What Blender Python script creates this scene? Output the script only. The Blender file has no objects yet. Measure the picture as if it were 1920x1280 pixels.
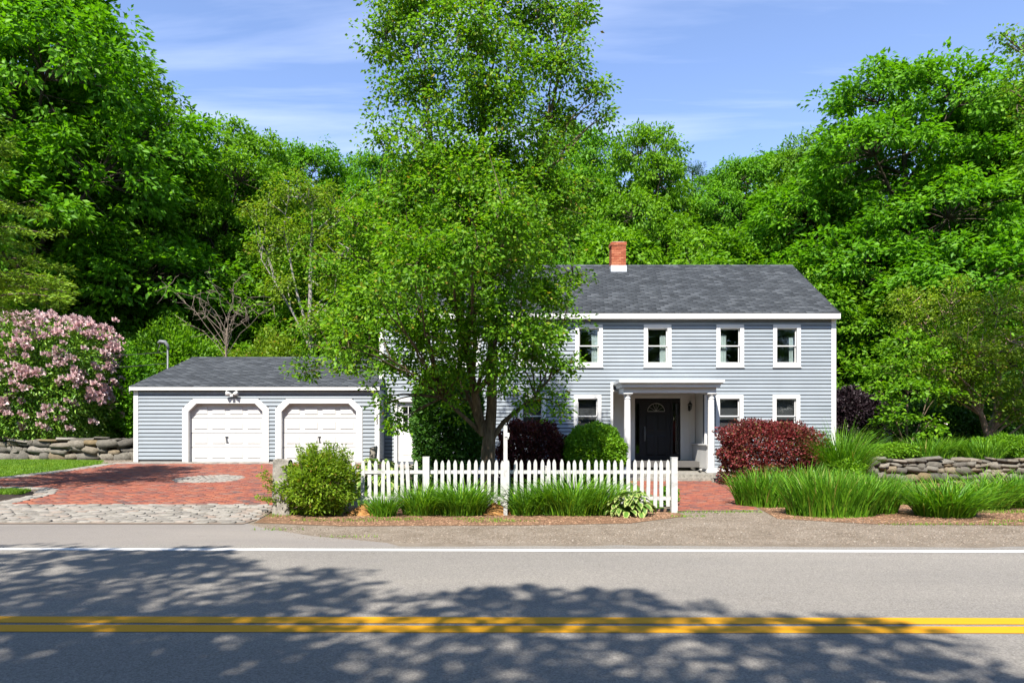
import bpy, math, random
import numpy as np
from mathutils import Vector, Matrix, Euler

R = math.radians
rng = np.random.default_rng(7)
random.seed(7)
scene = bpy.context.scene
col = scene.collection

# ------------------------------------------------------------------ camera
F = 1300.0                      # focal length in photo pixels (1920 wide)
CX, CY, CH = 940.0, 803.0, 1.6  # vanishing point and eye height
cam_d = bpy.data.cameras.new('camera')
cam_d.sensor_width = 36.0
cam_d.lens = F * 36.0 / 1920.0
cam_d.shift_x = (960 - CX) / 1920.0
cam_d.shift_y = (CY - 640) / 1920.0
cam_d.clip_start = 0.05
cam_d.clip_end = 3000
cam = bpy.data.objects.new('camera', cam_d)
cam.location = (0, 0, CH)
cam.rotation_euler = (R(90), 0, 0)
col.objects.link(cam)
scene.camera = cam

# ------------------------------------------------------------------ sky, sun, exposure
SUN_AZ, SUN_EL = 15.0, 51.0
world = bpy.data.worlds.new('World')
scene.world = world
world.use_nodes = True
wn, wl = world.node_tree.nodes, world.node_tree.links
wn.clear()
w_out = wn.new('ShaderNodeOutputWorld')
w_bg = wn.new('ShaderNodeBackground')
w_bg.inputs['Strength'].default_value = 0.118
w_sky = wn.new('ShaderNodeTexSky')
w_sky.sky_type = 'NISHITA'
w_sky.sun_disc = False
w_sky.sun_elevation = R(SUN_EL)
w_sky.sun_rotation = R(180 + SUN_AZ)
w_sky.air_density = 1.0
w_sky.dust_density = 0.0
w_sky.ozone_density = 3.2
w_tc = wn.new('ShaderNodeTexCoord')
w_sep = wn.new('ShaderNodeSeparateXYZ')
wl.new(w_tc.outputs['Generated'], w_sep.inputs[0])
def wmath(op, a, b=None):
    n = wn.new('ShaderNodeMath'); n.operation = op
    for i, v in enumerate((a, b)):
        if v is None: continue
        if isinstance(v, (int, float)): n.inputs[i].default_value = v
        else: wl.new(v, n.inputs[i])
    return n.outputs[0]
zc = wmath('MAXIMUM', w_sep.outputs[2], 0.06)
px = wmath('DIVIDE', w_sep.outputs[0], zc)
py = wmath('DIVIDE', w_sep.outputs[1], zc)
w_cmb = wn.new('ShaderNodeCombineXYZ')
wl.new(px, w_cmb.inputs[0]); wl.new(py, w_cmb.inputs[1])
w_map = wn.new('ShaderNodeMapping')
w_map.inputs['Rotation'].default_value = (0, 0, R(24))
w_map.inputs['Scale'].default_value = (0.28, 1.5, 1)
wl.new(w_cmb.outputs[0], w_map.inputs['Vector'])
w_n = wn.new('ShaderNodeTexNoise')
w_n.inputs['Scale'].default_value = 1.1
w_n.inputs['Detail'].default_value = 7
w_n.inputs['Roughness'].default_value = 0.55
w_n.inputs['Distortion'].default_value = 0.35
wl.new(w_map.outputs[0], w_n.inputs['Vector'])
w_rmp = wn.new('ShaderNodeValToRGB')
w_rmp.color_ramp.elements[0].position = 0.54
w_rmp.color_ramp.elements[0].color = (0, 0, 0, 1)
w_rmp.color_ramp.elements[1].position = 0.78
w_rmp.color_ramp.elements[1].color = (0.46, 0.46, 0.46, 1)
wl.new(w_n.outputs['Fac'], w_rmp.inputs[0])
w_mix = wn.new('ShaderNodeMixRGB')
w_mix.inputs[2].default_value = (5.2, 5.6, 6.8, 1)
wl.new(w_rmp.outputs[0], w_mix.inputs[0])
w_tint = wn.new('ShaderNodeMixRGB'); w_tint.blend_type = 'MULTIPLY'; w_tint.inputs[0].default_value = 1.0
w_tint.inputs[2].default_value = (1.04, 0.955, 1.0, 1)
wl.new(w_sky.outputs[0], w_tint.inputs[1])
wl.new(w_tint.outputs[0], w_mix.inputs[1])
wl.new(w_mix.outputs[0], w_bg.inputs['Color'])
wl.new(w_bg.outputs[0], w_out.inputs['Surface'])

sun_d = bpy.data.lights.new('sun', 'SUN')
sun_d.energy = 5.0
sun_d.angle = R(0.53)
sun_d.color = (1.0, 0.95, 0.87)
sun = bpy.data.objects.new('sun', sun_d)
LD = Vector((math.sin(R(SUN_AZ)) * math.cos(R(SUN_EL)), math.cos(R(SUN_AZ)) * math.cos(R(SUN_EL)), -math.sin(R(SUN_EL))))
sun.rotation_euler = LD.to_track_quat('-Z', 'Y').to_euler()
sun.location = (-20, -40, 60)
col.objects.link(sun)

vs = scene.view_settings
vs.view_transform = 'Standard'
vs.look = 'None'
vs.exposure = 1.25
vs.gamma = 1.0
vs.use_curve_mapping = False
scene.cycles.max_bounces = 8
scene.cycles.transparent_max_bounces = 16
scene.cycles.caustics_reflective = False
scene.cycles.caustics_refractive = False

# ------------------------------------------------------------------ helpers
def at(x, y, Y):
    """photo pixel -> world point on the plane at distance Y"""
    return ((x - CX) * Y / F, Y, CH - (y - CY) * Y / F)

def gz(X, Y):
    """height of the ground"""
    X = np.asarray(X, float); Y = np.asarray(Y, float)
    t = np.clip((Y - 12.0) / 10.3, 0, 1)
    w = np.clip((-1.5 - X) / 3.0, 0, 1); w = w * w * (3 - 2 * w)
    z = t * (0.47 * w - 0.10 * (1 - w))
    far = np.clip((Y - 33) / 40, 0, 1)
    return z + far * 1.6

def tag(o, label=None, cat=None, group=None, kind=None):
    if label: o['label'] = label
    if cat: o['category'] = cat
    if group: o['group'] = group
    if kind: o['kind'] = kind
    return o

def link(o, parent=None):
    """objects are laid out in world coordinates; parents sit at their thing's base"""
    col.objects.link(o)
    if parent is not None:
        o.parent = parent
        o.matrix_parent_inverse = WM[parent.name].inverted()
    m = Matrix.LocRotScale(o.location, o.rotation_euler, o.scale)
    WM[o.name] = m
    return o
WM = {}

def thing(name, label, cat, loc=(0, 0, 0), group=None):
    o = bpy.data.objects.new(name, None)
    o.location = loc
    o.empty_display_size = 0.2
    link(o)
    return tag(o, label, cat, group)

def obj(name, me, parent=None, loc=(0, 0, 0), rot=(0, 0, 0), scale=(1, 1, 1)):
    o = bpy.data.objects.new(name, me)
    o.location = loc; o.rotation_euler = rot; o.scale = scale
    return link(o, parent)

def np_mesh(name, V, Fc, mats, midx=None, smooth=False):
    V = np.asarray(V, np.float32).reshape(-1, 3)
    Fc = np.asarray(Fc, np.int32)
    n, k = Fc.shape
    me = bpy.data.meshes.new(name)
    me.vertices.add(len(V)); me.vertices.foreach_set('co', V.ravel())
    me.loops.add(n * k); me.loops.foreach_set('vertex_index', Fc.ravel())
    me.polygons.add(n)
    me.polygons.foreach_set('loop_start', np.arange(0, n * k, k, dtype=np.int32))
    if midx is not None: me.polygons.foreach_set('material_index', np.asarray(midx, np.int32))
    for m in (mats if isinstance(mats, (list, tuple)) else [mats]): me.materials.append(m)
    if smooth: me.polygons.foreach_set('use_smooth', np.ones(n, bool))
    me.update(calc_edges=True)
    return me

class MB:
    """collects boxes, tubes and prisms into one mesh"""
    def __init__(s): s.V = []; s.F = []; s.M = []; s.mi = 0
    def add(s, V, Fc):
        b = len(s.V); s.V += [tuple(v) for v in V]
        for f in Fc: s.F.append(tuple(i + b for i in f)); s.M.append(s.mi)
        return s
    def box(s, x0, x1, y0, y1, z0, z1):
        V = [(x, y, z) for z in (z0, z1) for y in (y0, y1) for x in (x0, x1)]
        return s.add(V, [(0, 2, 3, 1), (4, 5, 7, 6), (0, 1, 5, 4), (2, 6, 7, 3), (0, 4, 6, 2), (1, 3, 7, 5)])
    def prism(s, poly, y0, y1):
        """poly in x,z extruded along y"""
        n = len(poly)
        V = [(x, y0, z) for x, z in poly] + [(x, y1, z) for x, z in poly]
        Fc = [tuple(range(n)), tuple(range(2 * n - 1, n - 1, -1))]
        for i in range(n):
            j = (i + 1) % n
            Fc.append((j, i, i + n, j + n))
        return s.add(V, Fc)
    def prism_x(s, poly, x0, x1):
        """poly in y,z extruded along x"""
        n = len(poly)
        V = [(x0, y, z) for y, z in poly] + [(x1, y, z) for y, z in poly]
        Fc = [tuple(range(n - 1, -1, -1)), tuple(range(n, 2 * n))]
        for i in range(n):
            j = (i + 1) % n
            Fc.append((i, j, j + n, i + n))
        return s.add(V, Fc)
    def lathe(s, cx, cy, prof, n=20):
        V = []; Fc = []
        for r, z in prof:
            for k in range(n):
                a = 2 * math.pi * k / n
                V.append((cx + r * math.cos(a), cy + r * math.sin(a), z))
        for i in range(len(prof) - 1):
            for k in range(n):
                j = (k + 1) % n
                Fc.append((i * n + k, i * n + j, (i + 1) * n + j, (i + 1) * n + k))
        Fc.append(tuple(range(n - 1, -1, -1)))
        Fc.append(tuple((len(prof) - 1) * n + k for k in range(n)))
        return s.add(V, Fc)
    def tube(s, pts, rad, n=8):
        pts = [Vector(p) for p in pts]
        V = []; Fc = []
        for i, p in enumerate(pts):
            d = (pts[min(i + 1, len(pts) - 1)] - pts[max(i - 1, 0)]).normalized()
            u = d.cross(Vector((0.3, 1, 0.11))).normalized(); v = d.cross(u)
            for k in range(n):
                a = 2 * math.pi * k / n
                V.append(p + (u * math.cos(a) + v * math.sin(a)) * rad[i])
        for i in range(len(pts) - 1):
            for k in range(n):
                j = (k + 1) % n
                Fc.append((i * n + k, i * n + j, (i + 1) * n + j, (i + 1) * n + k))
        Fc.append(tuple(range(n - 1, -1, -1)))
        Fc.append(tuple((len(pts) - 1) * n + k for k in range(n)))
        return s.add(V, Fc)
    def mesh(s, name, mats, smooth=False, bevel=0):
        me = bpy.data.meshes.new(name)
        me.from_pydata(s.V, [], s.F)
        for m in (mats if isinstance(mats, (list, tuple)) else [mats]): me.materials.append(m)
        me.polygons.foreach_set('material_index', np.array(s.M, np.int32))
        if smooth: me.polygons.foreach_set('use_smooth', np.ones(len(s.F), bool))
        me.update()
        return me
    def build(s, name, mats, parent=None, smooth=False):
        return obj(name, s.mesh(name, mats, smooth), parent)

def boxpart(name, mat, parent, *b):
    return MB().box(*b).build(name, mat, parent)

# ------------------------------------------------------------------ materials
def newmat(name):
    m = bpy.data.materials.new(name); m.use_nodes = True
    nt = m.node_tree; nt.nodes.clear()
    return m, nt.nodes, nt.links

def rand_socket(N, L):
    """a random number for each piece, whether it is an object or an island of a mesh"""
    oi = N.new('ShaderNodeObjectInfo'); ge = N.new('ShaderNodeNewGeometry')
    a = N.new('ShaderNodeMath'); a.operation = 'ADD'
    f = N.new('ShaderNodeMath'); f.operation = 'FRACT'
    L.new(oi.outputs['Random'], a.inputs[0]); L.new(ge.outputs['Random Per Island'], a.inputs[1])
    L.new(a.outputs[0], f.inputs[0])
    return f.outputs[0]

def ramp(N, stops):
    r = N.new('ShaderNodeValToRGB'); e = r.color_ramp.elements
    while len(e) < len(stops): e.new(0.5)
    for i, (p, c) in enumerate(stops):
        e[i].position = p; e[i].color = (*c, 1)
    return r

def noise(N, L, scale, detail=4, rough=0.6, coord='Object', stretch=None):
    tc = N.new('ShaderNodeTexCoord')
    n = N.new('ShaderNodeTexNoise')
    n.inputs['Scale'].default_value = scale; n.inputs['Detail'].default_value = detail
    n.inputs['Roughness'].default_value = rough
    src = tc.outputs[coord]
    if stretch:
        mp = N.new('ShaderNodeMapping'); mp.inputs['Scale'].default_value = stretch
        L.new(src, mp.inputs['Vector']); src = mp.outputs[0]
    L.new(src, n.inputs['Vector'])
    return n.outputs['Fac']

def mixc(N, L, fac, a, b, mode='MIX'):
    m = N.new('ShaderNodeMixRGB'); m.blend_type = mode
    for i, v in enumerate((fac, a, b)):
        if isinstance(v, (int, float)): m.inputs[i].default_value = v
        elif isinstance(v, tuple): m.inputs[i].default_value = (*v, 1)
        else: L.new(v, m.inputs[i])
    return m.outputs[0]

def principled(N, L, color, rough=0.6, spec=0.3, bump=None, bstr=0.3, bdist=0.01, metal=0.0):
    p = N.new('ShaderNodeBsdfPrincipled')
    if isinstance(color, tuple): p.inputs['Base Color'].default_value = (*color, 1)
    else: L.new(color, p.inputs['Base Color'])
    if isinstance(rough, (int, float)): p.inputs['Roughness'].default_value = rough
    else: L.new(rough, p.inputs['Roughness'])
    p.inputs['Specular IOR Level'].default_value = spec
    p.inputs['Metallic'].default_value = metal
    if bump is not None:
        b = N.new('ShaderNodeBump'); b.inputs['Strength'].default_value = bstr; b.inputs['Distance'].default_value = bdist
        L.new(bump, b.inputs['Height']); L.new(b.outputs[0], p.inputs['Normal'])
    o = N.new('ShaderNodeOutputMaterial'); L.new(p.outputs[0], o.inputs['Surface'])
    return p

def plain(name, c, rough=0.6, var=0.12, scale=3.0, spec=0.3, fine=0, bstr=0.15, metal=0.0):
    """one colour with weathering in broad patches and a fine grain"""
    m, N, L = newmat(name)
    n1 = noise(N, L, scale, 5)
    r = ramp(N, [(0.3, tuple(v * (1 - var) for v in c)), (0.7, tuple(min(1, v * (1 + var * 0.6)) for v in c))])
    L.new(n1, r.inputs[0])
    n2 = noise(N, L, fine or scale * 30, 3)
    principled(N, L, r.outputs[0], rough, spec, n2, bstr, 0.004, metal)
    return m

def pieces(name, stops, rough=0.8, nscale=14, nvar=0.35, bstr=0.4, bscale=60, spec=0.2, bdist=0.004):
    """each piece takes its own colour out of a list; grain on top"""
    m, N, L = newmat(name)
    r = ramp(N, stops); L.new(rand_socket(N, L), r.inputs[0])
    n = noise(N, L, nscale, 5, 0.65, 'Object')
    g = ramp(N, [(0.25, (1 - nvar,) * 3), (0.75, (1 + nvar * 0.4,) * 3)]); L.new(n, g.inputs[0])
    c = mixc(N, L, 1.0, r.outputs[0], g.outputs[0], 'MULTIPLY')
    b = noise(N, L, bscale, 4)
    principled(N, L, c, rough, spec, b, bstr, bdist)
    return m

def leafmat(name, stops, trans=0.48, rough=0.5, tint=(1.1, 1.15, 0.35), spec=0.25):
    m, N, L = newmat(name)
    r = ramp(N, stops); L.new(rand_socket(N, L), r.inputs[0])
    big = noise(N, L, 0.55, 2, 0.5)
    g = ramp(N, [(0.35, (0.82, 0.86, 0.8)), (0.65, (1.12, 1.06, 1.0))]); L.new(big, g.inputs[0])
    c = mixc(N, L, 1.0, r.outputs[0], g.outputs[0], 'MULTIPLY')
    p = N.new('ShaderNodeBsdfPrincipled')
    L.new(c, p.inputs['Base Color']); p.inputs['Roughness'].default_value = rough
    p.inputs['Specular IOR Level'].default_value = spec
    t = N.new('ShaderNodeBsdfTranslucent')
    L.new(mixc(N, L, 1.0, c, tint, 'MULTIPLY'), t.inputs['Color'])
    mx = N.new('ShaderNodeMixShader'); mx.inputs[0].default_value = trans
    L.new(p.outputs[0], mx.inputs[1]); L.new(t.outputs[0], mx.inputs[2])
    o = N.new('ShaderNodeOutputMaterial'); L.new(mx.outputs[0], o.inputs['Surface'])
    return m

M = {}
M['white'] = plain('white_paint', (0.56, 0.555, 0.535), 0.45, 0.06, 1.5)
M['fence_white'] = plain('fence_paint', (0.46, 0.457, 0.44), 0.55, 0.34, 7, fine=90, bstr=0.4)
M['siding'] = pieces('siding_blue', [(0.0, (0.212, 0.240, 0.262)), (0.5, (0.228, 0.256, 0.278)), (1.0, (0.242, 0.269, 0.290))], 0.5, 1.6, 0.10, 0.06, 40, 0.3)
M['sheath'] = plain('sheathing', (0.09, 0.10, 0.12), 0.8)  # darkened so the slots between the laps read as shadow lines
M['interior'] = plain('interior', (0.09, 0.085, 0.08), 0.9)
M['shade_grey'] = plain('window_shade', (0.05, 0.05, 0.052), 0.8, 0.1)
M['curtain'] = plain('curtain', (0.42, 0.48, 0.45), 0.9, 0.15, 6)
M['foundation'] = plain('foundation', (0.34, 0.32, 0.29), 0.9, 0.25, 3, bstr=0.5)
M['black_paint'] = plain('black_paint', (0.010, 0.010, 0.011), 0.5, 0.2, 2, spec=0.25, bstr=0.03)
M['iron'] = plain('black_iron', (0.02, 0.02, 0.02), 0.45, 0.2, spec=0.5)
M['metal'] = plain('grey_metal', (0.14, 0.145, 0.15), 0.5, 0.15, 4, spec=0.4)
M['lead'] = plain('lead_flashing', (0.42, 0.44, 0.47), 0.5, 0.15, 6)
M['gold'] = plain('lead_came', (0.30, 0.29, 0.25), 0.4, 0.1)
M['shingle'] = pieces('shingles', [(0.0, (0.034, 0.038, 0.043)), (0.35, (0.043, 0.048, 0.054)), (0.75, (0.055, 0.061, 0.068)), (1.0, (0.078, 0.085, 0.093))], 0.95, 3.0, 0.25, 0.8, 180, 0.15)
M['roof_deck'] = plain('roof_deck', (0.045, 0.05, 0.06), 0.95)
M['brick'] = pieces('chimney_brick', [(0.0, (0.25, 0.07, 0.035)), (0.5, (0.34, 0.10, 0.05)), (1.0, (0.42, 0.16, 0.085))], 0.9, 18, 0.3, 0.5)
M['mortar'] = plain('mortar', (0.36, 0.33, 0.29), 0.95, 0.2, 12)
M['paver'] = pieces('brick_pavers', [(0.0, (0.09, 0.06, 0.055)), (0.14, (0.16, 0.062, 0.048)), (0.5, (0.225, 0.068, 0.042)), (0.85, (0.255, 0.09, 0.052)), (1.0, (0.17, 0.105, 0.085))], 0.85, 10, 0.25, 0.5)
M['sand'] = plain('joint_sand', (0.17, 0.13, 0.10), 0.95, 0.3, 6)
M['cobble'] = pieces('granite_cobbles', [(0.0, (0.15, 0.137, 0.12)), (0.4, (0.21, 0.193, 0.168)), (0.75, (0.26, 0.24, 0.21)), (1.0, (0.225, 0.18, 0.148))], 0.85, 16, 0.3, 0.5)
M['stone'] = pieces('field_stone', [(0.0, (0.09, 0.082, 0.07)), (0.3, (0.14, 0.128, 0.105)), (0.6, (0.20, 0.182, 0.15)), (0.85, (0.18, 0.135, 0.075)), (1.0, (0.27, 0.245, 0.21))], 0.92, 7, 0.55, 0.8, 30, 0.15, 0.02)
M['granite'] = pieces('granite_post', [(0.0, (0.25, 0.235, 0.205)), (1.0, (0.30, 0.265, 0.22))], 0.9, 14, 0.6, 0.9, 50, 0.2, 0.01)
M['door_white'] = plain('garage_door_paint', (0.50, 0.495, 0.48), 0.5, 0.08, 1.2)
def barkmat(name, a, b, scale=9):
    m, N, L = newmat(name)
    n = noise(N, L, scale, 6, 0.7, 'Object', (1, 1, 0.22))
    r = ramp(N, [(0.32, a), (0.68, b)]); L.new(n, r.inputs[0])
    principled(N, L, r.outputs[0], 0.95, 0.1, n, 1.0, 0.03)
    return m
M['bark'] = barkmat('bark_brown', (0.04, 0.03, 0.02), (0.17, 0.125, 0.085), 11)
M['bark_dark'] = barkmat('bark_dark', (0.03, 0.024, 0.018), (0.10, 0.08, 0.06), 6)
M['bark_pale'] = barkmat('bark_pale', (0.15, 0.13, 0.11), (0.36, 0.33, 0.29), 7)
M['bark_pink'] = barkmat('bark_pink', (0.13, 0.08, 0.06), (0.42, 0.30, 0.23), 9)
M['twig_grey'] = barkmat('twig_grey', (0.12, 0.095, 0.07), (0.24, 0.19, 0.15), 9)

M['leaf_pear'] = leafmat('leaf_pear', [(0, (0.0665, 0.17, 0.0085)), (0.45, (0.1187, 0.275, 0.0119)), (0.85, (0.1805, 0.365, 0.0153)), (0.97, (0.247, 0.34, 0.0255)), (1, (0.266, 0.18, 0.034))])
M['leaf_maple'] = leafmat('leaf_maple', [(0, (0.0632, 0.1853, 0.008)), (0.5, (0.1036, 0.2808, 0.0104)), (1, (0.1635, 0.3704, 0.0144))])
M['leaf_oak'] = leafmat('leaf_oak', [(0, (0.0726, 0.1853, 0.008)), (0.5, (0.125, 0.2868, 0.0104)), (1, (0.2009, 0.3824, 0.016))])
M['leaf_lime'] = leafmat('leaf_lime', [(0, (0.105, 0.19, 0.012)), (0.5, (0.17, 0.285, 0.018)), (0.93, (0.24, 0.35, 0.025)), (1, (0.3, 0.19, 0.05))])
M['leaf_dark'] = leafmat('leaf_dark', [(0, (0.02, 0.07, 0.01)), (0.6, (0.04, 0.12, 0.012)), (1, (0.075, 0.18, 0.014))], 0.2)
M['leaf_box'] = leafmat('leaf_box', [(0, (0.085, 0.21, 0.009)), (0.6, (0.14, 0.31, 0.012)), (1, (0.21, 0.38, 0.016))], 0.3)
M['leaf_red'] = leafmat('leaf_barberry', [(0, (0.06, 0.022, 0.016)), (0.35, (0.12, 0.03, 0.024)), (0.6, (0.19, 0.035, 0.04)), (0.85, (0.26, 0.05, 0.055)), (0.93, (0.18, 0.11, 0.05)), (1, (0.12, 0.13, 0.03))], 0.35, tint=(1.4, 0.6, 0.6))
M['leaf_red_shaded'] = leafmat('leaf_barberry_shaded', [(0, (0.030, 0.012, 0.012)), (0.6, (0.07, 0.018, 0.018)), (0.9, (0.13, 0.03, 0.03)), (1, (0.12, 0.09, 0.03))], 0.3, tint=(1.4, 0.7, 0.6))  # darker copy of the barberry leaf, shadow put into its colour
M['leaf_purple'] = leafmat('leaf_purple', [(0, (0.014, 0.010, 0.014)), (1, (0.042, 0.026, 0.034))], 0.2, tint=(1.2, 0.7, 0.8))
M['leaf_rhodo'] = leafmat('leaf_rhodo', [(0, (0.0588, 0.1512, 0.014)), (0.6, (0.126, 0.2688, 0.0224)), (1, (0.2352, 0.3696, 0.042))], 0.2, 0.4)
M['blade'] = leafmat('grass_blade', [(0, (0.05, 0.15, 0.01)), (0.5, (0.105, 0.27, 0.014)), (0.93, (0.18, 0.36, 0.02)), (1, (0.3, 0.24, 0.07))], 0.35)
M['blade_dark'] = leafmat('daylily_blade', [(0, (0.0625, 0.175, 0.014)), (0.6, (0.125, 0.2875, 0.018)), (1, (0.2375, 0.425, 0.026))], 0.3)
M['lawn_blade'] = leafmat('lawn_blade', [(0, (0.08, 0.18, 0.01)), (0.6, (0.14, 0.27, 0.015)), (1, (0.21, 0.32, 0.03))], 0.3)
M['petal'] = leafmat('rhododendron_petal', [(0, (0.46, 0.28, 0.3)), (0.5, (0.58, 0.42, 0.43)), (1, (0.64, 0.53, 0.53))], 0.3, tint=(1.1, 0.9, 0.95))
M['hosta_green'] = leafmat('hosta_green', [(0, (0.06, 0.15, 0.02)), (1, (0.11, 0.22, 0.03))], 0.25)
M['hosta_cream'] = leafmat('hosta_cream', [(0, (0.26, 0.33, 0.09)), (1, (0.36, 0.41, 0.14))], 0.25, tint=(1.1, 1.1, 0.7))
M['petal_white'] = leafmat('petal_white', [(0, (0.65, 0.62, 0.6)), (1, (0.75, 0.72, 0.7))], 0.3, tint=(1, 1, 1))
M['needle'] = leafmat('needle', [(0, (0.11, 0.22, 0.012)), (0.6, (0.19, 0.33, 0.018)), (1, (0.28, 0.42, 0.03))], 0.35)

def asphalt(name, a, b, pinkish=(0, 0, 0)):
    m, N, L = newmat(name)
    fine = noise(N, L, 62, 5, 0.85)
    r = ramp(N, [(0.30, a), (0.52, tuple((x + y) / 2 for x, y in zip(a, b))), (0.72, b)]); L.new(fine, r.inputs[0])
    big = noise(N, L, 0.5, 5, 0.6, 'Object', (0.35, 1.3, 1))
    g = ramp(N, [(0.3, (0.86, 0.86, 0.87)), (0.7, (1.08, 1.07, 1.05))]); L.new(big, g.inputs[0])
    c = mixc(N, L, 1.0, r.outputs[0], g.outputs[0], 'MULTIPLY')
    sp = noise(N, L, 2.2, 6, 0.75)
    s2 = ramp(N, [(0.60, (1, 1, 1)), (0.72, (0.82, 0.8, 0.78))]); L.new(sp, s2.inputs[0])
    c = mixc(N, L, 1.0, c, s2.outputs[0], 'MULTIPLY')
    principled(N, L, c, 0.9, 0.25, fine, 0.7, 0.006)
    return m
M['asphalt'] = asphalt('asphalt', (0.068, 0.063, 0.056), (0.33, 0.304, 0.268))
M['apron'] = asphalt('apron_asphalt', (0.125, 0.112, 0.10), (0.265, 0.24, 0.215))
def linepaint(name, c):
    m, N, L = newmat(name)
    n = noise(N, L, 60, 5, 0.75)
    r = ramp(N, [(0.24, tuple(v * 0.45 for v in c)), (0.40, c)]); L.new(n, r.inputs[0])
    big = noise(N, L, 1.2, 4)
    g = ramp(N, [(0.3, (0.9,) * 3), (0.7, (1.03,) * 3)]); L.new(big, g.inputs[0])
    principled(N, L, mixc(N, L, 1.0, r.outputs[0], g.outputs[0], 'MULTIPLY'), 0.7, 0.3, n, 0.5, 0.003)
    return m
M['yellow_line'] = linepaint('yellow_line', (0.56, 0.262, 0.004))
M['white_line'] = linepaint('white_line', (0.58, 0.572, 0.55))
def soil(name, stops, s1=5, s2=70, bdist=0.03):
    m, N, L = newmat(name)
    n1 = noise(N, L, s1, 6, 0.7); n2 = noise(N, L, s2, 4, 0.8)
    a = N.new('ShaderNodeMath'); a.operation = 'MULTIPLY_ADD'; a.inputs[1].default_value = 0.55
    L.new(n1, a.inputs[0])
    h = N.new('ShaderNodeMath'); h.operation = 'MULTIPLY'; h.inputs[1].default_value = 0.45; L.new(n2, h.inputs[0])
    L.new(h.outputs[0], a.inputs[2])
    r = ramp(N, stops); L.new(a.outputs[0], r.inputs[0])
    principled(N, L, r.outputs[0], 0.97, 0.1, n2, 0.9, bdist)
    return m
M['dirt'] = soil('gravelly_dirt', [(0.30, (0.10, 0.078, 0.056)), (0.45, (0.195, 0.158, 0.118)), (0.58, (0.26, 0.217, 0.17)), (0.70, (0.33, 0.283, 0.232))], 1.6)
M['mulch'] = soil('dark_mulch', [(0.35, (0.018, 0.014, 0.012)), (0.65, (0.07, 0.055, 0.045))], 12, 60)
M['mulch_brown'] = soil('brown_mulch', [(0.32, (0.07, 0.04, 0.025)), (0.5, (0.18, 0.105, 0.06)), (0.68, (0.30, 0.20, 0.125))], 6, 60)
M['orange_soil'] = soil('orange_soil', [(0.32, (0.22, 0.10, 0.035)), (0.5, (0.36, 0.185, 0.065)), (0.68, (0.46, 0.27, 0.11))], 12, 90, 0.02)
M['lawn'] = soil('lawn_ground', [(0.35, (0.045, 0.085, 0.012)), (0.65, (0.10, 0.17, 0.02))], 3, 50)
M['woods_floor'] = soil('woods_floor', [(0.35, (0.03, 0.035, 0.015)), (0.65, (0.09, 0.085, 0.045))], 1, 20)
def glassmat(name, tint=(1, 1, 1)):
    m, N, L = newmat(name)
    t = N.new('ShaderNodeBsdfTransparent'); t.inputs[0].default_value = (*tint, 1)
    g = N.new('ShaderNodeBsdfGlossy'); g.inputs['Roughness'].default_value = 0.01
    lw = N.new('ShaderNodeLayerWeight'); lw.inputs['Blend'].default_value = 0.5
    pw = N.new('ShaderNodeMath'); pw.operation = 'POWER'; pw.inputs[1].default_value = 5; L.new(lw.outputs['Facing'], pw.inputs[0])
    ad = N.new('ShaderNodeMath'); ad.operation = 'MULTIPLY_ADD'; ad.inputs[1].default_value = 0.9; ad.inputs[2].default_value = 0.05; L.new(pw.outputs[0], ad.inputs[0])
    mx = N.new('ShaderNodeMixShader'); L.new(ad.outputs[0], mx.inputs[0])
    L.new(t.outputs[0], mx.inputs[1]); L.new(g.outputs[0], mx.inputs[2])
    o = N.new('ShaderNodeOutputMaterial'); L.new(mx.outputs[0], o.inputs['Surface'])
    return m
M['glass'] = glassmat('window_glass', (0.90, 0.92, 0.92))

# ================================================================== THE SETTING
def sheet(name, poly, mat, dz, kind='structure', step=0.5):
    """a ground sheet over a polygon, following the slope, cut on a fine grid"""
    xs = [p[0] for p in poly]; ys = [p[1] for p in poly]
    nx = max(2, int((max(xs) - min(xs)) / step) + 1); ny = max(2, int((max(ys) - min(ys)) / step) + 1)
    import bmesh
    bm = bmesh.new()
    vs_ = [bm.verts.new((x, y, 0)) for x, y in poly]
    bm.faces.new(vs_)
    for i in range(1, ny):
        y = min(ys) + (max(ys) - min(ys)) * i / ny
        bmesh.ops.bisect_plane(bm, geom=bm.verts[:] + bm.edges[:] + bm.faces[:], plane_co=(0, y, 0), plane_no=(0, 1, 0))
    for i in range(1, nx):
        x = min(xs) + (max(xs) - min(xs)) * i / nx
        bmesh.ops.bisect_plane(bm, geom=bm.verts[:] + bm.edges[:] + bm.faces[:], plane_co=(x, 0, 0), plane_no=(1, 0, 0))
    for v in bm.verts: v.co.z = float(gz(v.co.x, v.co.y)) + dz
    bmesh.ops.recalc_face_normals(bm, faces=bm.faces[:])
    me = bpy.data.meshes.new(name); bm.to_mesh(me); bm.free()
    if len(me.polygons) and me.polygons[0].normal.z < 0: me.flip_normals()
    me.materials.append(mat)
    o = obj(name, me); o['kind'] = kind
    return o

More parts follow.
